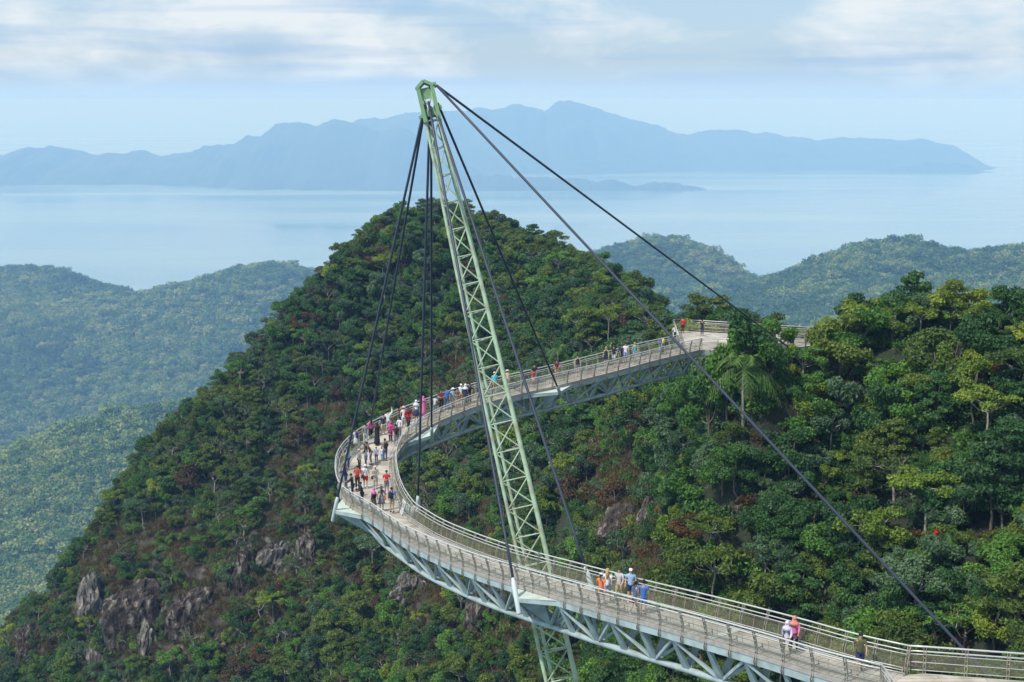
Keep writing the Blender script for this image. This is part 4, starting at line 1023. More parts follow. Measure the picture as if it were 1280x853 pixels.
# real trees of every kind lend their shapes to the mass behind them
have = {}
for o in list(COL.objects):
    if o.name.split('.')[0] == 'tree' and o.get('category') == 'tree':
        ch = {c.name.split('.')[0]: c for c in o.children}
        have.setdefault((ch['crown'].data.name), (ch['crown'], ch['trunk']))
srcs = []
for st_, va, ti, _ in KINDS:
    cr, tk = proto(st_, va, ti)
    if cr.name not in have:
        c = rest.pop(0); o = set_tree(st_, va, ti, c[:3], c[5], 0.0, f"{ti} {STYLE_TXT[st_]} tree {zone(c[3], c[4])}"); ch = {q.name.split('.')[0]: q for q in o.children}; have[cr.name] = (ch['crown'], ch['trunk'])
    srcs.append(list(have[cr.name]))
stuff_instances('forest', [(c[0], c[1], c[2], c[5], g.uniform(0, 6.28), c[6]) for c in rest], srcs)

# shrubs, dry grass and rocks of the cliffs
def shrub_mesh(name, seed, n, size, tint, rad=0.9, tall=0.7):
    q = np.random.default_rng(seed); bl = [(np.array([q.normal() * 0.45, q.normal() * 0.45, q.uniform(0.25, tall)]), np.array([0.55, 0.55, 0.45]) * q.uniform(.8, 1.2), q.uniform(.2, .8)) for _ in range(6)]
    return leaf_mesh(name, [leaves_np(bl, n, size, seed + 1)], LEAF[tint])
SH = [shrub_mesh('foliage', 301, 520, 0.22, 'dark green'), shrub_mesh('foliage', 302, 520, 0.22, 'mid green'), shrub_mesh('foliage', 303, 480, 0.2, 'olive'), shrub_mesh('foliage', 304, 420, 0.2, 'rusty brown'), shrub_mesh('foliage', 305, 480, 0.2, 'grey green')]
SHT = ['dark green', 'mid green', 'olive', 'rusty brown', 'grey green']
def grass_mesh(seed):
    q = np.random.default_rng(seed); n = 150; c = q.normal(size=(n, 3)) * np.array([0.4, 0.4, 0]); d = q.normal(size=(n, 3)) * 0.45; d[:, 2] = 1; d /= np.linalg.norm(d, axis=1)[:, None]
    L = q.uniform(0.35, 0.95, n)[:, None]; s = np.cross(d, q.normal(size=(n, 3))); s /= np.linalg.norm(s, axis=1)[:, None]; s *= 0.035
    tip = c + d * L; tip[:, 2] -= L[:, 0] * 0.25
    v = np.stack([c - s, c + s, tip + s * 0.3 + d * 0, tip - s * 0.3], 1).reshape(-1, 3)
    return v, np.arange(n * 4).reshape(n, 4), q.uniform(0, 1, n)
GRM = leaf_mesh('dry_grass', [grass_mesh(401)], LEAF['dry'])
shr = []; grs = []
for x, y, z, u, v in scatter(-135, 92, 62, 400, 1.75, 31, 1.2, 90) + steep_scatter(-135, 92, 62, 400, 1.75, 32, 1.2, 90):
    c = mats_rough(x, y, z)
    if near_bridge((x, y, z), 1.2): continue
    p = [.26, .26, .2, .1, .18] if c < .3 else [.1, .13, .34, .28, .15]
    if g.random() < (0.75 if c < .3 else 0.5): shr.append((x, y, z - 0.1, float(g.uniform(0.7, 1.6)), float(g.uniform(0, 6.28)), int(g.choice(5, p=p)), u, v))
    if c > 0.2:
        for _ in range(3):
            xx, yy = x + g.uniform(-1, 1), y + g.uniform(-1, 1)
            grs.append((xx, yy, float(ground_z(xx, yy)) - 0.05, float(g.uniform(0.7, 1.5)), float(g.uniform(0, 6.28)), 0, u, v))
shsrc = []
for i in range(5):
    k = next(j for j, q in enumerate(shr) if q[5] == i and 100 < q[6] < 400 and 560 < q[7] < 840); q = shr.pop(k)
    o = link('shrub', SH[i]); o.location = q[:3]; o.scale = (q[3],) * 3
    tag(o, f"low {SHT[i]} shrub among rocks and dry grass on the left cliff", 'shrub', 'shrubs on the cliff'); shsrc.append([o])
stuff_instances('undergrowth', shr, shsrc)
gq = grs.pop(0); go_ = link('grass_tuft', GRM); go_.location = gq[:3]; tag(go_, 'tuft of dry straw coloured grass on the steep left cliff', 'grass tuft')
stuff_instances('dry_grass', grs, [[go_]])

def rock(u, v, Y, rx, ry, rz, m, label, seed):
    bm = bmesh.new(); bmesh.ops.create_icosphere(bm, subdivisions=5, radius=1.0)
    g2 = np.random.default_rng(seed); pl = [(Vector(g2.normal(size=3)).normalized(), g2.uniform(0.55, 0.95)) for _ in range(16)]
    from mathutils import noise as nz
    for w in bm.verts:
        c = w.co.copy()
        for nrm, d in pl:                      # cut to rough facets
            t = c.dot(nrm) - d
            if t > 0: c -= nrm * t * 0.9
        f = nz.fractal(c * 2.2 + Vector((seed, 0, 0)), 0.9, 2.1, 5)
        crack = abs(nz.noise(Vector((c.x * 3.1 + seed, c.y * 3.1, c.z * 0.9))))
        c += c.normalized() * (0.14 * f - 0.16 * max(0, 0.16 - crack) / 0.16)
        w.co = Vector((c.x * rx, c.y * ry, c.z * rz))
    me = bpy.data.meshes.new('rock_outcrop'); bm.to_mesh(me); bm.free(); me.materials.append(m)
    for p in me.polygons: p.use_smooth = False
    o = link('rock_outcrop', me); p = at(u, v, Y); h = bv.ray_cast(Vector((0, 0, 0)), p.normalized(), 900)
    if h[0] is not None: p = h[0] + p.normalized() * ry * 0.55
    o.location = p; o.rotation_euler = (g2.uniform(-.15, .15), g2.uniform(-.15, .15), math.atan2(-p.x, p.y) + g2.uniform(-.4, .4))
    return tag(o, label, 'rock')
RK = [(116, 768, 280, 3.6, 3.2, 9.5, 'rock_pale', 'tall pale slab of rock standing out of the left cliff'), (126, 826, 276, 3.4, 2.8, 4.2, 'rock_pale', 'pale block below the tall slab on the left cliff'),
      (90, 750, 284, 3.0, 2.4, 3.4, 'rock_dark', 'dark rock shoulder just left of the tall pale slab'), (175, 785, 268, 7.5, 3.2, 11.0, 'rock_dark', 'broad dark brown cliff face right of the tall pale slab'),
      (186, 808, 264, 2.6, 3.0, 6.0, 'rock_pale', 'grey lichen streaked patch of rock low on the dark cliff face'), (245, 770, 260, 6.5, 3.0, 7.0, 'rock_dark', 'dark rock face above the lower left trees'),
      (312, 722, 270, 3.4, 2.6, 8.5, 'rock_dark', 'dark upright rock left of the grey cliff under the bend'), (352, 712, 266, 6.0, 2.8, 6.5, 'rock_pale', 'grey cracked cliff left of the footbridge bend'),
      (394, 692, 262, 4.2, 2.6, 5.0, 'rock_dark', 'dark rock ledge just under the outermost bracket of the bend'), (520, 738, 236, 4.6, 2.8, 3.6, 'rock_pale', 'grey rock ledge under the near span left of the pylon'),
      (612, 775, 210, 5.0, 2.6, 8.0, 'rock_dark', 'dark wet cliff below the near span beside the pylon'), (778, 668, 176, 3.6, 2.4, 5.0, 'rock_dark', 'dark craggy rock above the near handrail in the ravine'),
      (808, 665, 173, 1.8, 2.0, 4.4, 'rock_pale', 'grey streaked rock above the near handrail beside the craggy dark rock'), (578, 487, 266, 3.6, 2.4, 3.2, 'rock_pale', 'small pale rock patch on the peak behind the crowd of the bend'),
      (560, 440, 272, 2.5, 2.0, 2.2, 'rock_dark', 'brown rock patch on the peak left of the pylon'), (205, 605, 296, 2.6, 2.0, 2.0, 'rock_pale', 'small pale rock on the left skyline ridge'),
      (385, 555, 286, 2.4, 2.0, 3.0, 'rock_dark', 'brown rock step on the peak left of the bend'), (920, 640, 134, 2.2, 1.8, 1.5, 'rock_dark', 'lone reddish brown boulder in the woods below the palm'),
      (40, 812, 284, 4.0, 2.6, 6.0, 'rock_dark', 'dark cliff at the lower left corner'), (278, 815, 254, 4.0, 2.6, 5.0, 'rock_dark', 'low dark cliff among trees at the lower left edge')]
for i, (u, v, Y, rx, ry, rz, m, lab_) in enumerate(RK): rock(u, v, Y, rx, ry, rz, M[m], lab_, 500 + i)

# palms -----------------------------------------------------------------
def palm(p, h, nf, L, label, seed, tint='palm'):
    g2 = np.random.default_rng(seed); root = empty('palm_tree', p); tr = MB(); tr.tube([Vector((0.05 * math.sin(i), 0, -1.0 + (h + 1.0) * i / 6)) for i in range(7)], list(np.linspace(0.17, 0.11, 7)), 8)
    tr.build('trunk', M['bark_pale'], root); vs, qs, ts = [], [], []
    for i in range(nf):
        a = i * 2.4 + g2.uniform(-.2, .2); el = g2.uniform(0.25, 1.25); d = np.array([math.cos(a), math.sin(a)])
        P = []
        for t in np.linspace(0, 1, 14):
            r = L * t * math.cos(el) * (1 - 0.1 * t) + 0.05; z = h + L * (math.sin(el) * t - (0.55 + 0.45 * math.cos(el)) * t * t); P.append(np.array([d[0] * r, d[1] * r, z]))
        side = np.array([-d[1], d[0], 0])
        for j in range(13):
            ax = P[j + 1] - P[j]; ax /= np.linalg.norm(ax)
            for k in range(2):
                c = P[j] + (P[j + 1] - P[j]) * (k / 2 + g2.uniform(-.1, .1)); ln = L * 0.26 * math.sin(math.pi * min(0.98, 0.12 + 0.86 * (j + k / 2) / 13)) + 0.05
                for sg in (-1, 1):
                    e = c + side * sg * ln * 0.8 + ax * ln * 0.55 + np.array([0, 0, -ln * g2.uniform(.2, .75)]); w = ax * 0.05
                    b = len(vs) * 1; vs += [c - w, c + w, e + w * 0.3, e - w * 0.3]; qs.append([b, b + 1, b + 2, b + 3]); ts.append(g2.uniform(0, 1))
    link('crown', leaf_mesh('crown', [(np.array(vs), np.array(qs), np.array(ts))], LEAF[tint]), root)
    return tag(root, label, 'palm tree')
def on_ground(u, v, Y): p = at(u, v, Y); return Vector((p.x, p.y, float(ground_z(p.x, p.y)))), p.z
for u, v, Y, nf, L, lab_ in [(930, 460, 130.5, 16, 4.9, 'large arching palm in front of the distant viewing platform'), (698, 438, 240, 11, 3.4, 'round palm on the peak just above the rail of the far span'),
                             (728, 446, 236, 9, 3.2, 'spreading palm beside the round palm above the far span'), (1178, 668, 111, 9, 2.8, 'small palm on the right slope with a red leaf spike beside it')]:
    gp, zt = on_ground(u, v, Y); palm(gp, max(1.6, zt - gp.z), nf, L, lab_, int(u))
p = at(1171, 668, 110); me = leaf_mesh('bract', [leaves_np([(np.array([0, 0, 0]), np.array([0.14, 0.14, 0.42]), .5)], 60, 0.3, 9)], LEAF['red'])
gp = float(ground_z(p.x, p.y)); rs = empty('red_plant', (p.x, p.y, gp)); o = link('bract', me, rs); o.location = (0, 0, p.z - gp)
m_ = MB(); m_.tube([(0, 0, -0.3), (0, 0, p.z - gp)], 0.03, 6); m_.build('stem', M['bark'], rs); tag(rs, 'bright red leaf spike on a thin stem beside the small palm', 'plant')

# far woods: low crowns on the distant hills ------------------------------
def far_crown(seed):
    q = np.random.default_rng(seed); bl = [(np.array([q.normal() * 0.5, q.normal() * 0.5, q.uniform(0.1, 0.8)]), np.array([0.6, 0.6, 0.5]) * q.uniform(.7, 1.2), q.uniform(.2, .8)) for _ in range(6)]
    return leaf_mesh('crown', [leaves_np(bl, 420, 0.3, seed + 1, 0, 0.5)], LEAF['far' if seed % 2 else 'far_dark'])
FC = [far_crown(600 + i) for i in range(6)]
fars = []
for k, h in HILLS.items():
    f, relief, ho = far_canopy[k]; q = np.random.default_rng(8)
    mp = [tuple(w.co) for w in ho.data.vertices]; hb_ = BVHTree.FromPolygons(mp, [tuple(p.vertices) for p in ho.data.polygons])
    y = h['y'][0]; S_ = HS[k]
    xs, ys = [], []
    while y < h['y'][1]:
        S_ = HS[k] if (y > 1790 or k == 'right') else 1.0; sp = 7.5 * S_; row = np.arange(max(h['x'][0], -0.42 * y), min(h['x'][1], 0.42 * y), sp); xs.append(row + q.uniform(-3, 3, len(row)) * S_); ys.append(y + q.uniform(-3, 3, len(row)) * S_); y += sp
    X = np.concatenate(xs); Y = np.concatenate(ys); Zc = np.maximum(f(X, Y) + relief(X, Y), -702)
    pb = np.clip(0.5 + 1.3 * fbm(X, Y, 190 * S_, 4, 15) + (0.5 if k == 'left' else 0.25) * (Y < 1790), 0.05, 0.97)  # tone patches at random; nearer ridge weighted to lighter leaves for its sunlight
    for ii, (x, yy, z) in enumerate(zip(X, Y, Zc)):
        S_ = HS[k] if (yy > 1790 or k == 'right') else 1.0
        if z < -690: continue
        u, v = to_px((x, yy, z + 8))
        if not (-140 < u < 1480 and v < 840): continue
        if 520 < u < 690 or (k == 'left' and u > 480): continue
        pp = Vector((x, yy, z + 9 * S_)); d = pp.length
        if hb_.ray_cast(Vector((0, 0, 0)), pp / d, d - 30 * S_)[0] is not None: continue
        fars.append((x, yy, float(z) - 1, float(q.uniform(5.2, 8.1) * S_) * float(np.clip(q.lognormal(0, .32), .5, 1.9)), float(q.uniform(0, 6.28)), int(q.integers(3)) * 2 + int(q.random() < pb[ii])))
fsrc = []
TB = MB(); TB.tube([(0, 0, -1.0), (0.03, 0.02, 0.0), (0, 0, 0.7)], [0.09, 0.07, 0.03], 6); tbm = TB.mesh('trunk', M['bark_pale'])
fl = ['on the far hill seen above the left cliff', 'on the far hill below the left mountain crest', 'on the blue green hill at the left edge', 'on the hazy hill beyond the distant viewing platform', 'on the hazy hill at the right edge', 'on the hazy hill behind the right skyline']
q = np.random.default_rng(4)
for i in range(6):
    pick = next(j for j in q.permutation(len(fars)) if (fars[j][0] < 0) == (i < 3) and 0 < to_px(fars[j][:3])[0] < 1280); c = fars.pop(pick)
    o = empty('far_tree', c[:3]); o.scale = (c[3],) * 3; link('crown', FC[i], o); link('trunk', tbm, o); tag(o, f"one small rounded tree crown {fl[i]}", 'tree', 'trees on the far hills'); fsrc.append([ch for ch in o.children if ch.name.startswith('crown')])
stuff_instances('far_forest', fars, fsrc)
print('TREES', len(cand), 'rest', len(rest), 'shrubs', len(shr), 'grass', len(grs), 'far', len(fars))

# ------------------------------------------------------------------ people
def skin_bake(V_, E_, Rd, sub=1):
    """grow one closed surface round a skeleton: points, edges, radii"""
    bm = bmesh.new(); ly = bm.verts.layers.skin.verify(); vs = [bm.verts.new(p) for p in V_]
    for a, b in E_: bm.edges.new((vs[a], vs[b]))
    for w, r in zip(vs, Rd): w[ly].radius = r if isinstance(r, tuple) else (r, r)
    vs[0][ly].use_root = True
    me = bpy.data.meshes.new('tmp'); bm.to_mesh(me); bm.free(); o = bpy.data.objects.new('tmp', me); COL.objects.link(o)
    k = o.modifiers.new('s', 'SKIN'); k.use_smooth_shade = True; k.branch_smoothing = 0.6
    q = o.modifiers.new('d', 'SUBSURF'); q.levels = q.render_levels = sub
    dg = bpy.context.evaluated_depsgraph_get(); r = bpy.data.meshes.new_from_object(o.evaluated_get(dg))
    bpy.data.objects.remove(o); bpy.data.meshes.remove(me); return r
POSES = {   # elbow and wrist of the left (-x) and right (+x) arm; knee and ankle offsets; forward lean of the chest
    'stand': (((-.25, -.03, 1.14), (-.26, .06, .90)), ((.25, -.03, 1.14), (.26, .06, .90)), ((0, .01), (0, -.01)), ((0, .01), (0, -.02)), 0.0),
    'walk': (((-.25, .06, 1.15), (-.23, .24, .97)), ((.25, -.12, 1.15), (.25, -.14, .91)), ((.02, -.05), (-.0, -.3)), ((0, .16), (0, .22)), 0.02),
    'lean': (((-.25, .14, 1.17), (-.14, .40, 1.12)), ((.25, .14, 1.17), (.14, .40, 1.12)), ((0, .0), (0, -.03)), ((0, .04), (0, .03)), 0.09),
    'phone': (((-.23, .10, 1.12), (-.07, .32, 1.33)), ((.23, .10, 1.12), (.07, .32, 1.33)), ((0, .01), (0, -.01)), ((0, .01), (0, -.02)), 0.0),
    'raise': (((-.25, -.02, 1.14), (-.25, .08, .91)), ((.30, .08, 1.60), (.24, .14, 1.86)), ((0, .01), (0, -.01)), ((0, .01), (0, -.02)), 0.0),
    'hold': (((-.25, .02, 1.12), (-.05, .22, 1.10)), ((.25, .02, 1.12), (.05, .22, 1.07)), ((0, .01), (0, -.01)), ((0, .01), (0, -.02)), 0.0),
    'bend': (((-.24, .22, 1.02), (-.17, .42, .93)), ((.24, .22, 1.02), (.17, .42, .93)), ((0, .06), (0, -.03)), ((0, .05), (0, -.02)), 0.24),
}
def joints(pose, fem):
    (le, lw), (re, rw), (lk, la), (rk, ra), ln = POSES[pose]; sh = 0.165 if fem else 0.19
    dz = -ln * ln * 0.9
    J = {'pel': (0, 0, .93), 'spi': (0, ln * .35, 1.12), 'che': (0, ln * .8, 1.31 + dz), 'nek': (0, ln * 1.1 - .005, 1.475 + dz), 'jaw': (0, ln * 1.25 + .02, 1.545 + dz), 'hed': (0, ln * 1.3 + .012, 1.63 + dz), 'top': (0, ln * 1.3, 1.69 + dz)}
    for s_, e, w, k, a in ((-1, le, lw, lk, la), (1, re, rw, rk, ra)):
        n = 'l' if s_ < 0 else 'r'
        J[n + 'sh'] = (s_ * sh, ln * .9 - .01, 1.415 + dz); J[n + 'el'] = (e[0], e[1] + ln * .8, e[2] + dz); J[n + 'wr'] = (w[0], w[1] + ln * .8, w[2] + dz)
        d = (Vector(w) - Vector(e)).normalized(); J[n + 'ha'] = tuple(Vector(J[n + 'wr']) + d * .07)
        J[n + 'hi'] = (s_ * .092, 0, .87); J[n + 'kn'] = (s_ * .098 + s_ * k[0], k[1], .49); J[n + 'an'] = (s_ * .1 + s_ * a[0], a[1], .085 + (0.05 if abs(a[1]) > .25 else 0))
        J[n + 'to'] = (s_ * .112, a[1] + .15, .035)
    return J
RAD = {'pel': (.135, .105), 'spi': (.12, .095), 'che': (.15, .11), 'nek': .055, 'jaw': (.068, .074), 'hed': (.08, .098), 'top': (.055, .07), 'sh': .06, 'el': .042, 'wr': .027, 'ha': (.038, .022), 'hi': .088, 'kn': .058, 'an': .036, 'to': (.04, .028)}
def rad(k, fem, add=0.0, mul=1.0):
    r = RAD[k] if k in RAD else RAD[k[1:]]; f = 0.9 if fem and k in ('spi', 'che', 'lsh', 'rsh', 'lel', 'rel') else 1.0
    return tuple(x * f * mul + add for x in r) if isinstance(r, tuple) else (r * f * mul + add,) * 2
def net(J, keys, edges, fem, add=0.0, over=None):
    over = over or {}
    return skin_bake([J[k] for k in keys], [(keys.index(a), keys.index(b)) for a, b in edges], [over[k] if k in over else rad(k, fem, add) for k in keys])
SKIN_TONES = [mat('skin_light', (0.56, 0.36, 0.26), 0.55), mat('skin_tan', (0.42, 0.25, 0.165), 0.55), mat('skin_brown', (0.27, 0.15, 0.09), 0.55)]
EYE = mat('dark_eyes', (0.02, 0.015, 0.012), 0.3); LIP = mat('lips', (0.42, 0.16, 0.13), 0.5)
PM = {}
def body_mesh(pose, fem):
    k = ('body', pose, fem)
    if k in PM: return PM[k]
    J = joints(pose, fem); keys = ['pel', 'spi', 'che', 'nek', 'jaw', 'hed', 'top']; ed = list(zip(keys, keys[1:]))
    for n in 'lr':
        keys += [n + x for x in ('sh', 'el', 'wr', 'ha', 'hi', 'kn', 'an', 'to')]
        ed += [('che', n + 'sh'), (n + 'sh', n + 'el'), (n + 'el', n + 'wr'), (n + 'wr', n + 'ha'), ('pel', n + 'hi'), (n + 'hi', n + 'kn'), (n + 'kn', n + 'an'), (n + 'an', n + 'to')]
    me = net(J, keys, ed, fem); ex = MB()
    h = Vector(J['hed']); j = Vector(J['jaw'])
    ex.ball(h + Vector((0, .10, -.025)), (.013, .022, .024), 6, 5, 0)
    for s_ in (-1, 1):
        ex.ball(h + Vector((s_ * .031, .088, .0)), (.012, .008, .008), 6, 4, 1); ex.ball(h + Vector((s_ * .08, .0, -.015)), (.012, .02, .032), 6, 5, 0)
    ex.ball(j + Vector((0, .074, .012)), (.024, .008, .008), 6, 4, 2)
    for n, s_ in (('l', -1), ('r', 1)):
        w, p = Vector(J[n + 'wr']), Vector(J[n + 'ha']); d = (p - w).normalized(); sd = d.cross(Vector((0, 0, 1)) if abs(d.z) < .8 else Vector((0, 1, 0))).normalized(); cu = d.cross(sd).normalized()
        for i, L in enumerate((.075, .085, .08, .062)):
            b = p + sd * (i - 1.5) * .018 - d * .01; ex.tube([b, b + d * L * .45 + cu * .004, b + d * L * .8 + cu * .02, b + d * L + cu * .036], [.0088, .0082, .0075, .006], 5, 0)
        b = p - d * .035 + sd * .03; ex.tube([b, b + sd * .022 + d * .022, b + sd * .03 + d * .05 + cu * .012], [.0105, .0095, .007], 5, 0)
    bm = bmesh.new(); bm.from_mesh(me); e2 = bpy.data.meshes.new('x'); e2.from_pydata(ex.v, [], ex.f); e2.polygons.foreach_set('material_index', ex.m); e2.polygons.foreach_set('use_smooth', [True] * len(ex.f)); bm.from_mesh(e2)
    me.materials.clear(); bm.to_mesh(me); bm.free(); bpy.data.meshes.remove(e2)
    for m in (SKIN_TONES[0], EYE, LIP): me.materials.append(m)
    PM[k] = me; return me
def lathe(mb_, rows, seg=14):
    """rows = (centre, rx, ry)"""
    vs = []
    for c, rx, ry in rows:
        for i in range(seg): a = 2 * math.pi * i / seg; vs.append((c[0] + rx * math.cos(a) * (1 + .05 * math.cos(5 * a)), c[1] + ry * math.sin(a) * (1 + .05 * math.cos(4 * a)), c[2]))
    fs = [(r * seg + i, r * seg + (i + 1) % seg, (r + 1) * seg + (i + 1) % seg, (r + 1) * seg + i) for r in range(len(rows) - 1) for i in range(seg)]
    n = len(rows) - 1; fs += [tuple(reversed(range(seg))), tuple(n * seg + i for i in range(seg))]; mb_.add(vs, fs, 0, True)
def garment(kind, pose, fem):
    k = (kind, pose, fem)
    if k in PM: return PM[k]
    J = joints(pose, fem); dm = M['rail']; lerp = lambda a, b, t: tuple(Vector(J[a]).lerp(Vector(J[b]), t))
    h = Vector(J['hed']); j = Vector(J['jaw']); b = MB()
    if kind in ('tee', 'long', 'vest', 'tunic'):
        J['low'] = (0, J['pel'][1], .81); J['hem'] = (0, 0, .62)
        keys = ['low', 'spi', 'che', 'nk2']; J['nk2'] = lerp('che', 'nek', 1.0); ed = list(zip(keys, keys[1:])); ov = {'low': (.165, .13), 'nk2': (.09, .085), 'spi': rad('spi', fem, .03), 'che': rad('che', fem, .022)}
        if kind == 'tunic': keys.append('hem'); ed.append(('low', 'hem')); ov['hem'] = (.2, .17)
        for n in 'lr':
            if kind != 'vest':
                keys += [n + 'sh', n + 'ml']; J[n + 'ml'] = lerp(n + 'sh', n + 'el', .72) if kind == 'tee' else J[n + 'el']; ed += [('che', n + 'sh'), (n + 'sh', n + 'ml')]; ov[n + 'sh'] = rad('sh', fem, .018); ov[n + 'ml'] = (.068, .068) if kind == 'tee' else (.062, .062)
                if kind in ('long', 'tunic'): keys.append(n + 'cf'); J[n + 'cf'] = lerp(n + 'el', n + 'wr', .93); ed.append((n + 'ml', n + 'cf')); ov[n + 'cf'] = (.045, .045)
        me = net(J, keys, ed, fem, 0, ov)
    elif kind in ('trousers', 'shorts'):
        keys = ['wai']; J['wai'] = (0, 0, 1.03); ed = []; ov = {'wai': (.152, .12)}
        for n in 'lr':
            J[n + 'cu'] = lerp(n + 'kn', n + 'an', .88) if kind == 'trousers' else lerp(n + 'hi', n + 'kn', .88)
            keys += [n + 'hi', n + 'cu']; ov[n + 'hi'] = (.112, .115); ov[n + 'cu'] = (.066, .066) if kind == 'trousers' else (.095, .095); ed.append(('wai', n + 'hi'))
            if kind == 'trousers': keys.append(n + 'kn'); ov[n + 'kn'] = (.076, .076); ed += [(n + 'hi', n + 'kn'), (n + 'kn', n + 'cu')]
            else: ed.append((n + 'hi', n + 'cu'))
        me = net(J, keys, ed, fem, 0, ov)
    elif kind in ('skirt', 'dress', 'knee_skirt'):
        z1 = {'skirt': .1, 'dress': .07, 'knee_skirt': .5}[kind]; rows = [((0, 0, 1.0), .145, .115)] if kind != 'dress' else [((0, J['nek'][1], 1.47), .08, .075), (tuple(Vector(J['che']) + Vector((0, 0, .1))), .2, .12), (J['che'], .19, .14), (J['spi'], .175, .14)]
        lathe(b, rows + [((0, 0, .85), .185, .16), ((0, 0, (.85 + z1) / 2), .215, .195), ((0, 0, z1), .25, .235)]); me = b.mesh('g', dm)
    elif kind == 'shoes':
        for n in 'lr': a, t = Vector(J[n + 'an']), Vector(J[n + 'to']); b.tube([a + Vector((0, -.06, -.045)), a + Vector((0, .0, -.03)), a + Vector((0, .07, -.045)), t + Vector((0, .03, 0))], [.034, .048, .044, .028], 8)
        me = b.mesh('g', dm)
    elif kind == 'short': b.ball(h + Vector((0, -.022, .028)), (.098, .104, .094), 12, 8); me = b.mesh('g', dm)
    elif kind == 'long': pass
    elif kind == 'long_hair':
        b.ball(h + Vector((0, -.02, .028)), (.102, .108, .098), 12, 8); b.tube([h + Vector((0, -.05, .03)), h + Vector((0, -.095, -.08)), h + Vector((0, -.125, -.22)), h + Vector((0, -.12, -.42))], [.085, .09, .085, .03], 10); me = b.mesh('g', dm)
    elif kind == 'ponytail':
        b.ball(h + Vector((0, -.02, .028)), (.1, .106, .096), 12, 8); b.tube([h + Vector((0, -.1, .05)), h + Vector((0, -.16, .0)), h + Vector((0, -.16, -.25))], [.03, .04, .015], 8); me = b.mesh('g', dm)
    elif kind == 'hijab':
        b.ball(h + Vector((0, -.018, .01)), (.108, .108, .118), 12, 8); n_ = Vector(J['nek']); c_ = Vector(J['che'])
        lathe(b, [(h + Vector((0, -.035, -.03)), .1, .085), (j + Vector((0, -.01, -.03)), .1, .098), (n_, .13, .12), (c_ + Vector((0, 0, .1)), .225, .15), (c_ + Vector((0, 0, -.02)), .235, .17)]); me = b.mesh('g', dm)
    elif kind == 'cap':
        b.ball(h + Vector((0, -.012, .045)), (.102, .11, .08), 12, 8); b.prism([h + Vector((x, y, .04)) for x, y in ((-.08, .07), (-.06, .16), (0, .185), (.06, .16), (.08, .07))], (0, .0, .012)); me = b.mesh('g', dm)
    elif kind == 'sunhat':
        lathe(b, [(h + Vector((0, -.01, .035)), .19, .19), (h + Vector((0, -.01, .045)), .19, .19), (h + Vector((0, -.01, .055)), .108, .112), (h + Vector((0, -.01, .12)), .095, .1), (h + Vector((0, -.01, .135)), .05, .05)]); me = b.mesh('g', dm)
    elif kind == 'backpack':
        c = Vector(J['che']) + Vector((0, -.2, -.05)); lathe(b, [(c + Vector((0, .0, -.24)), .1, .06), (c + Vector((0, 0, -.2)), .145, .085), (c + Vector((0, 0, .08)), .14, .085), (c + Vector((0, .01, .17)), .1, .065), (c + Vector((0, .01, .2)), .05, .03)], 12)
        for s_ in (-.085, .085): b.tube([c + Vector((s_, .03, .15)), c + Vector((s_, .17, .26)), c + Vector((s_, .33, .12)), c + Vector((s_, .32, -.1)), c + Vector((s_ * 1.4, .1, -.2))], .018, 6)
        me = b.mesh('g', dm)
    elif kind == 'shoulder_bag':
        c = Vector((.2, .02, .86)); lathe(b, [(c + Vector((0, 0, -.13)), .1, .05), (c + Vector((0, 0, -.1)), .125, .065), (c + Vector((0, 0, .08)), .115, .055), (c + Vector((0, 0, .1)), .08, .03)], 10)
        b.tube([c + Vector((0, .0, .09)), Vector(J['che']) + Vector((.06, .14, .0)), Vector(J['nek']) + Vector((-.09, .02, -.05)), Vector(J['che']) + Vector((.06, -.15, .0)), c + Vector((0, -.02, .09))], .012, 6); me = b.mesh('g', dm)
    elif kind == 'phone': p = (Vector(J['lha']) + Vector(J['rha'])) / 2 + Vector((0, .05, .03)); b.beam(p - Vector((0, 0, .07)), p + Vector((0, 0, .07)), .075, .01, Vector((0, 1, 0))); me = b.mesh('g', dm)
    me.name = kind
    if not me.materials: me.materials.append(dm)
    PM[k] = me; return me
CLOTH = {}
def cloth(c):
    if c not in CLOTH: CLOTH[c] = mat('cloth', c, 0.85, 0, (9.0, tuple(x * 0.72 for x in c), 0.5))
    return CLOTH[c]
PAL = dict(red=(.55, .03, .03), white=(.72, .72, .72), black=(.018, .018, .022), navy=(.025, .04, .11), blue=(.05, .15, .42), sky=(.3, .45, .66), cyan=(.05, .48, .66), pink=(.7, .16, .36), magenta=(.6, .05, .22), maroon=(.17, .025, .045), grey=(.22, .23, .25), pale=(.5, .5, .5), olive=(.1, .1, .045),
           khaki=(.4, .32, .2), beige=(.58, .48, .33), brown=(.16, .09, .05), jeans=(.08, .13, .25), orange=(.8, .2, .04), teal=(.05, .42, .33), yellow=(.7, .55, .15), salmon=(.66, .25, .19), floral=(.62, .56, .66), hair=(.012, .01, .009), brownhair=(.06, .03, .016), auburn=(.11, .035, .018), blond=(.45, .3, .12), patt=(.4, .36, .3), multi=(.12, .2, .42))
NAMES = {'tee': 'shirt', 'long': 'shirt', 'vest': 'shirt', 'tunic': 'tunic', 'trousers': 'trousers', 'shorts': 'shorts', 'skirt': 'skirt', 'dress': 'dress', 'knee_skirt': 'skirt', 'shoes': 'shoes', 'short': 'hair', 'long_hair': 'hair', 'ponytail': 'hair', 'hijab': 'headscarf', 'cap': 'cap', 'sunhat': 'sun_hat'}
def wear(root, kind, pose, fem, col, name=None):
    o = link(name or NAMES[kind], garment(kind, pose, fem), root); s_ = o.material_slots[0]; s_.link = 'OBJECT'; s_.material = cloth(PAL[col]); return o
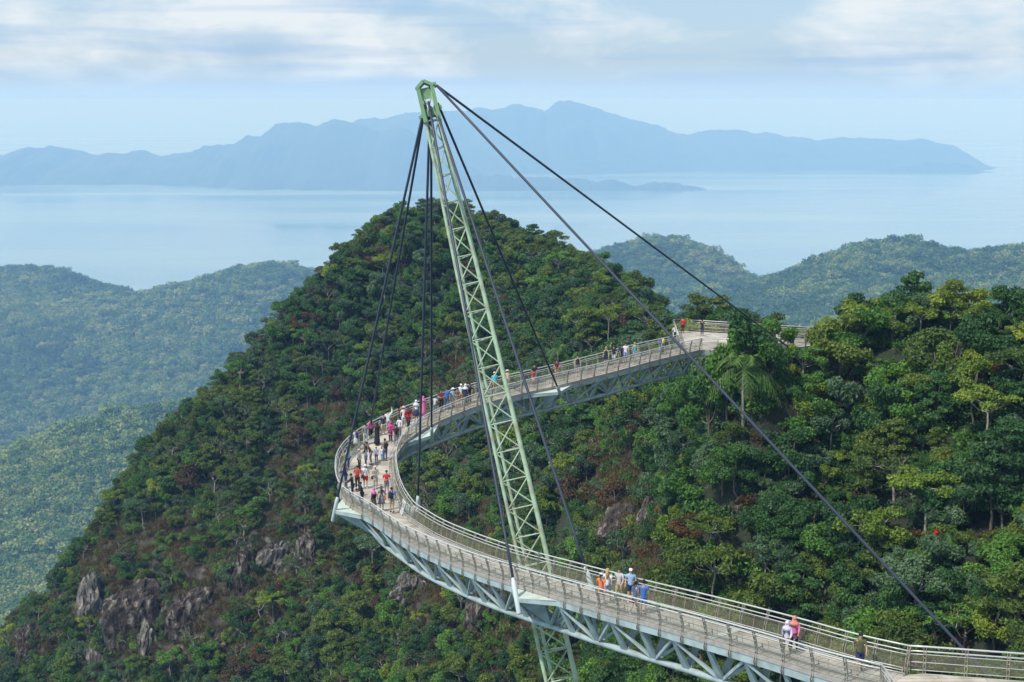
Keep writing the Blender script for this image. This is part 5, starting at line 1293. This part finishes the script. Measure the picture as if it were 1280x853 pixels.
def person(p, face, pose, H, fem, top, bottom, head, label, extra=(), tone=1, group=None):
    o = link('person', body_mesh(pose, fem)); o.location = p; o.rotation_euler = (0, 0, R(face)); o.scale = (H / 1.735,) * 3
    s_ = o.material_slots[0]; s_.link = 'OBJECT'; s_.material = SKIN_TONES[tone]
    for kind, col in (top, bottom):
        if kind: wear(o, kind, pose, fem, col)
    wear(o, 'shoes', pose, fem, 'black' if tone != 0 else 'white')
    for kind, col in head: wear(o, kind, pose, fem, col)
    tag(o, label, 'person', group)
    for kind, col, lab_ in extra:
        e = link(kind, garment(kind, pose, fem)); e.location = p; e.rotation_euler = o.rotation_euler; e.scale = o.scale
        q = e.material_slots[0]; q.link = 'OBJECT'; q.material = cloth(PAL[col]); tag(e, lab_, {'backpack': 'backpack', 'shoulder_bag': 'bag', 'phone': 'phone'}[kind])
    return o
SH_ = (('short', 'hair'),); LH = (('long_hair', 'hair'),); PT = (('ponytail', 'hair'),)
def HJ(c): return (('hijab', c),)
def CP(c): return (('short', 'hair'), ('cap', c))
def SU(c): return (('short', 'hair'), ('sunhat', c))
GN, GB, GF, GP = 'visitors walking on the near span', 'visitors crowding the bend', 'visitors on the far span', 'visitors on the end platforms'
PEOPLE = [
 # near span
 (751, 757, -25, 'walk', 1.68, 1, ('tee', 'orange'), ('shorts', 'khaki'), (('ponytail', 'hair'), ('cap', 'white')), 'woman in bright orange shirt and white cap walking on the near span', [('shoulder_bag', 'pink', 'pink bag at the hip of the woman in the orange shirt')], 0, GN),
 (759, 752, -20, 'walk', 1.72, 1, ('tee', 'white'), ('shorts', 'sky'), (('long_hair', 'blond'),), 'blond woman in white top just behind the orange shirted woman', [], 0, GN),
 (774, 752, 150, 'walk', 1.78, 0, ('tee', 'pale'), ('shorts', 'khaki'), (('short', 'brownhair'),), 'man in light grey shirt and khaki shorts on the near span', [], 0, GN),
 (788, 753, 170, 'stand', 1.76, 0, ('tee', 'sky'), ('shorts', 'navy'), CP('white'), 'man in pale blue shirt and white cap beside the man in light grey', [], 0, GN),
 (794, 768, -40, 'walk', 1.66, 1, ('tee', 'jeans'), ('shorts', 'maroon'), PT, 'woman with dark ponytail in denim blue top and maroon shorts', [], 0, GN),
 (804, 769, -15, 'stand', 1.78, 0, ('tee', 'blue'), ('shorts', 'multi'), SH_, 'man in blue polo shirt and multicoloured shorts seen from behind', [], 1, GN),
 (983, 820, 150, 'walk', 1.58, 1, ('tunic', 'floral'), ('trousers', 'olive'), HJ('floral'), 'woman in white floral tunic and headscarf striding on the near span', [('backpack', 'navy', 'blue backpack on the woman in the white floral tunic')], 1, GN),
 (992, 814, 160, 'walk', 1.6, 1, ('tunic', 'pink'), ('trousers', 'black'), HJ('salmon'), 'woman in salmon headscarf walking close behind the white floral tunic', [], 1, GN),
 (1074, 841, 172, 'walk', 1.74, 0, ('tee', 'olive'), ('shorts', 'navy'), SH_, 'man in olive shirt and dark shorts walking alone near the landing platform', [], 1, GN),
 (1205, 905, 120, 'stand', 1.62, 1, ('long', 'blue'), ('trousers', 'navy'), HJ('blue'), 'person in blue hood at the bottom edge on the landing platform', [], 1, GP),
 (1184, 909, 160, 'stand', 1.6, 0, ('tee', 'black'), ('trousers', 'jeans'), SH_, 'black haired person beside the blue hood at the bottom edge', [], 1, GP),
 # the bend
 (483.5, 618, 180, 'hold', 1.66, 0, ('tee', 'red'), ('shorts', 'grey'), SH_, 'man in plain red shirt standing alone by the inner rail of the bend', [], 1, GB),
 (490, 641, -20, 'stand', 1.7, 0, ('tee', 'blue'), ('shorts', 'khaki'), SH_, 'man in blue shirt with his back turned nearest in the bend', [('backpack', 'black', 'black backpack on the man in blue nearest in the bend')], 1, GB),
 (477, 638, 10, 'stand', 1.62, 1, ('tee', 'grey'), ('knee_skirt', 'grey'), (('long_hair', 'auburn'),), 'woman with long auburn hair in grey seen from behind in the bend', [('shoulder_bag', 'orange', 'orange bag carried by the auburn haired woman')], 1, GB),
 (467.5, 640, 60, 'stand', 1.6, 1, ('long', 'black'), ('skirt', 'olive'), HJ('pink'), 'woman in pink headscarf and black top beside the auburn haired woman', [], 1, GB),
 (453, 633, 100, 'lean', 1.66, 0, ('long', 'black'), ('trousers', 'black'), SH_, 'person in black leaning on the corner rail of the bend', [], 1, GB),
 (441, 622, 80, 'lean', 1.66, 0, ('long', 'black'), ('trousers', 'black'), SH_, 'person in black close to the corner behind the outermost bracket', [], 1, GB),
 (447, 612, 170, 'phone', 1.68, 0, ('tee', 'red'), ('trousers', 'black'), SH_, 'person in red shirt and black trousers near the corner of the bend', [], 1, GB),
 (457, 610.5, 190, 'stand', 1.68, 0, ('tee', 'white'), ('shorts', 'red'), CP('white'), 'person in white shirt and red shorts near the corner of the bend', [('shoulder_bag', 'black', 'black bag of the person in red shorts')], 0, GB),
 (469.5, 611, 180, 'hold', 1.6, 1, ('tunic', 'patt'), ('trousers', 'patt'), SU('beige'), 'person in sun hat and patterned loose clothes in the bend', [('shoulder_bag', 'black', 'black bag of the person in the sun hat')], 1, GB),
 (432.5, 610, 85, 'lean', 1.68, 0, ('long', 'navy'), ('trousers', 'navy'), SH_, 'person in navy pressed to the outer rail of the bend', [], 1, GB),
 (449.5, 589, 120, 'stand', 1.6, 1, ('long', 'grey'), ('trousers', 'black'), (('short', 'hair'), ('cap', 'beige')), 'person in grey with beige cap and black trousers in the bend', [], 1, GB),
 (457.5, 585, 100, 'stand', 1.62, 1, ('tunic', 'grey'), ('trousers', 'jeans'), HJ('black'), 'woman in black headscarf and grey tunic in the middle of the bend', [], 1, GB),
 (464, 581, 95, 'bend', 1.74, 0, ('long', 'brown'), ('trousers', 'grey'), SH_, 'man in brown stooping forward in the middle of the bend', [], 1, GB),
 (436, 587, 85, 'lean', 1.64, 0, ('tee', 'sky'), ('trousers', 'navy'), SH_, 'person in pale blue and navy by the outer rail of the bend', [('shoulder_bag', 'brown', 'brown bag of the person in pale blue by the outer rail')], 1, GB),
 (470.5, 578, 190, 'stand', 1.12, 0, ('tee', 'sky'), ('trousers', 'jeans'), SH_, 'small boy in light blue shirt and jeans standing alone in the bend', [], 1, GB),
 (481.5, 577, 20, 'hold', 1.7, 0, ('tee', 'grey'), ('trousers', 'jeans'), SH_, 'man in jeans turned away in the middle of the bend', [('backpack', 'black', 'black backpack on the man in jeans in the middle of the bend')], 1, GB),
 (477.5, 576, 150, 'stand', 1.0, 1, ('tee', 'white'), ('trousers', 'sky'), CP('red'), 'toddler in white with a red cap beside the man in jeans', [], 1, GB),
 (445, 562.5, 60, 'lean', 1.6, 1, ('tee', 'white'), ('knee_skirt', 'pale'), SH_, 'girl in white at the outer rail of the bend', [('backpack', 'navy', 'small blue backpack on the girl in white at the outer rail')], 1, GB),
 (457, 557, 20, 'stand', 1.72, 0, ('tee', 'grey'), ('trousers', 'pale'), SH_, 'man in grey shirt and pale trousers seen from behind in the bend', [], 1, GB),
 (463.5, 549.5, 40, 'stand', 1.62, 1, ('long', 'pink'), ('trousers', 'black'), LH, 'woman in pink top with long black hair at the back of the bend', [], 1, GB),
 (471.5, 556, 30, 'stand', 1.66, 1, ('dress', 'black'), (None, 'black'), HJ('black'), 'woman in a long black robe and black headscarf in the bend', [], 1, GB),
 (479, 545, 30, 'stand', 1.74, 0, ('tee', 'navy'), ('shorts', 'beige'), SH_, 'man in navy shirt and beige shorts at the back of the bend', [], 0, GB),
 (485.5, 541, -20, 'raise', 1.74, 0, ('long', 'white'), ('trousers', 'pale'), SH_, 'man in white raising one arm at the back of the bend', [], 0, GB),
 (488.5, 553.5, 150, 'phone', 1.6, 1, ('tunic', 'magenta'), ('trousers', 'black'), HJ('magenta'), 'woman in magenta tunic and headscarf by the inner side of the bend', [], 1, GB),
 (495, 557, 10, 'stand', 1.62, 0, ('tee', 'maroon'), ('trousers', 'grey'), SH_, 'person in dark red at the inner rail of the bend', [('backpack', 'black', 'black backpack on the person in dark red at the inner rail')], 1, GB),
 (499.5, 547, 150, 'stand', 1.58, 1, ('long', 'white'), ('trousers', 'grey'), LH, 'dark haired woman in white behind the person in dark red', [('shoulder_bag', 'black', 'black bag of the dark haired woman in white')], 1, GB),
 # far part of the bend and far span
 (501.5, 533, 20, 'stand', 1.7, 0, ('tee', 'maroon'), ('trousers', 'black'), SH_, 'person in maroon and black at the far side of the bend', [], 1, GF),
 (505, 535, 10, 'stand', 1.68, 1, ('tee', 'white'), ('shorts', 'white'), SU('beige'), 'person all in white with a straw sun hat at the far side of the bend', [], 0, GF),
 (510.5, 535.5, 200, 'walk', 1.66, 1, ('tunic', 'red'), ('trousers', 'black'), HJ('maroon'), 'woman in long red tunic and black trousers walking out of the bend', [('backpack', 'red', 'red backpack on the woman in the red tunic')], 1, GF),
 (520.5, 527, 170, 'stand', 1.68, 1, ('tee', 'white'), ('knee_skirt', 'navy'), HJ('white'), 'woman in white headscarf and navy skirt where the far span begins', [], 1, GF),
 (529.5, 521, 200, 'stand', 1.62, 1, ('dress', 'pink'), (None, 'pink'), HJ('pink'), 'woman in a pink robe and pink headscarf where the far span begins', [], 1, GF),
 (543.5, 518, -40, 'lean', 1.45, 0, ('tee', 'pale'), ('trousers', 'grey'), SH_, 'short person in grey leaning on the inner rail of the far span', [], 1, GF),
 (551.5, 513, 180, 'hold', 1.68, 0, ('tee', 'maroon'), ('trousers', 'black'), SH_, 'person in maroon shirt beside the blue shirt on the far span', [], 1, GF),
 (558.5, 512, 175, 'stand', 1.72, 0, ('tee', 'blue'), ('trousers', 'jeans'), SH_, 'man in blue shirt on the far span beside the maroon shirt', [], 1, GF),
 (566.5, 510, 190, 'stand', 1.6, 1, ('long', 'sky'), ('shorts', 'beige'), SU('white'), 'person in pale blue and a white hat on the far span', [], 1, GF),
 (572, 510, 170, 'hold', 1.6, 1, ('tee', 'brown'), ('shorts', 'khaki'), PT, 'person in brown red top in the group on the far span', [], 1, GF),
 (576.5, 506.5, 185, 'stand', 1.7, 0, ('tee', 'white'), ('shorts', 'khaki'), CP('white'), 'person in white shirt and white cap in the group on the far span', [], 0, GF),
 (582, 506.5, 185, 'stand', 1.7, 1, ('tunic', 'navy'), ('trousers', 'olive'), HJ('white'), 'woman in white headscarf and dark tunic in the group on the far span', [], 1, GF),
 (587, 504.5, 150, 'stand', 1.66, 0, ('tee', 'black'), ('trousers', 'olive'), SH_, 'man in dark shirt at the end of the group left of the pylon', [], 1, GF),
 (604, 498.5, 20, 'lean', 1.6, 0, ('tee', 'pale'), ('shorts', 'grey'), SH_, 'person in grey seen through the pylon on the far span', [], 1, GF),
 (618.5, 491.5, 10, 'lean', 1.72, 0, ('tee', 'cyan'), ('shorts', 'khaki'), CP('white'), 'man in bright cyan shirt seen through the pylon', [], 0, GF),
 (634.5, 487.5, 10, 'lean', 1.64, 1, ('long', 'beige'), ('trousers', 'pale'), SU('beige'), 'person in beige with sun hat just right of the pylon', [], 1, GF),
 (668, 480.5, 190, 'hold', 1.68, 0, ('tee', 'black'), ('shorts', 'sky'), SH_, 'person in black shirt on the far span holding a child', [], 1, GF),
 (666.5, 481, 190, 'stand', 1.15, 1, ('tee', 'red'), ('shorts', 'white'), SH_, 'child in red before the black shirted person on the far span', [], 1, GF),
 (696, 474, 180, 'lean', 1.66, 0, ('tee', 'maroon'), ('shorts', 'khaki'), SH_, 'person in maroon leaning on the rail of the far span by the black cable', [], 1, GF),
 (722, 469, 180, 'stand', 1.7, 1, ('vest', 'black'), ('shorts', 'grey'), PT, 'woman in black sleeveless top standing on the far span', [], 0, GF),
 (757.5, 457.5, 160, 'stand', 1.66, 1, ('vest', 'black'), ('shorts', 'navy'), (('long_hair', 'blond'),), 'fair haired woman in black leftmost of the group midway on the far span', [], 0, GF),
 (767, 456, 170, 'raise', 1.68, 1, ('tee', 'black'), ('shorts', 'white'), (('long_hair', 'brownhair'),), 'woman in black top and white shorts midway on the far span', [], 0, GF),
 (776.5, 455, -120, 'stand', 1.68, 0, ('tee', 'navy'), ('shorts', 'navy'), SH_, 'person in navy midway on the far span', [('backpack', 'navy', 'dark backpack on the person in navy midway on the far span')], 1, GF),
 (782, 453, 170, 'stand', 1.7, 0, ('tee', 'white'), ('shorts', 'sky'), SH_, 'person in white and pale blue shorts midway on the far span', [], 1, GF),
 (793.5, 451.5, 175, 'stand', 1.66, 1, ('vest', 'teal'), ('shorts', 'sky'), (('long_hair', 'blond'),), 'woman in teal top midway on the far span', [], 0, GF),
 (828, 443, 30, 'lean', 1.68, 0, ('tee', 'blue'), ('trousers', 'grey'), SH_, 'man in blue leaning on the rail near the end of the far span', [('backpack', 'yellow', 'yellow backpack on the man near the end of the far span')], 1, GF),
 (853.5, 416.8, 0, 'stand', 1.74, 0, ('long', 'red'), ('trousers', 'black'), SH_, 'man in red shirt and black trousers on the distant viewing platform', [], 1, GP),
 (877.5, 419.5, 5, 'stand', 1.7, 0, ('tee', 'black'), ('trousers', 'navy'), SH_, 'man in black seen from behind on the distant viewing platform', [], 1, GP),
 (844, 424, 40, 'bend', 1.4, 0, ('tee', 'white'), ('trousers', 'black'), SH_, 'small person in white by the left rail of the distant platform', [], 1, GP),
 (970, 426, 180, 'stand', 1.55, 1, ('long', 'maroon'), ('trousers', 'white'), HJ('red'), 'person in red headscarf on the right part of the distant platform', [], 1, GP),
 (937, 428, 150, 'stand', 1.45, 1, ('tunic', 'white'), ('trousers', 'white'), HJ('pink'), 'person in white with pink headscarf behind the trees on the distant platform', [], 1, GP),
]
for u, v, fa, po, H, fem, top_, bot_, head_, lab_, ext, tone, grp in PEOPLE:
    if grp == GP:
        p = at_z(u, v, zn if v > 800 else zf)
    else: p, _ = deck_at(u, v)
    p.z += 0.004
    if grp in (GB, GF): H *= 1.1
    if grp == GN: H *= 1.05
    person(p, fa, po, H, fem, top_, bot_, head_, lab_, ext, tone, grp)
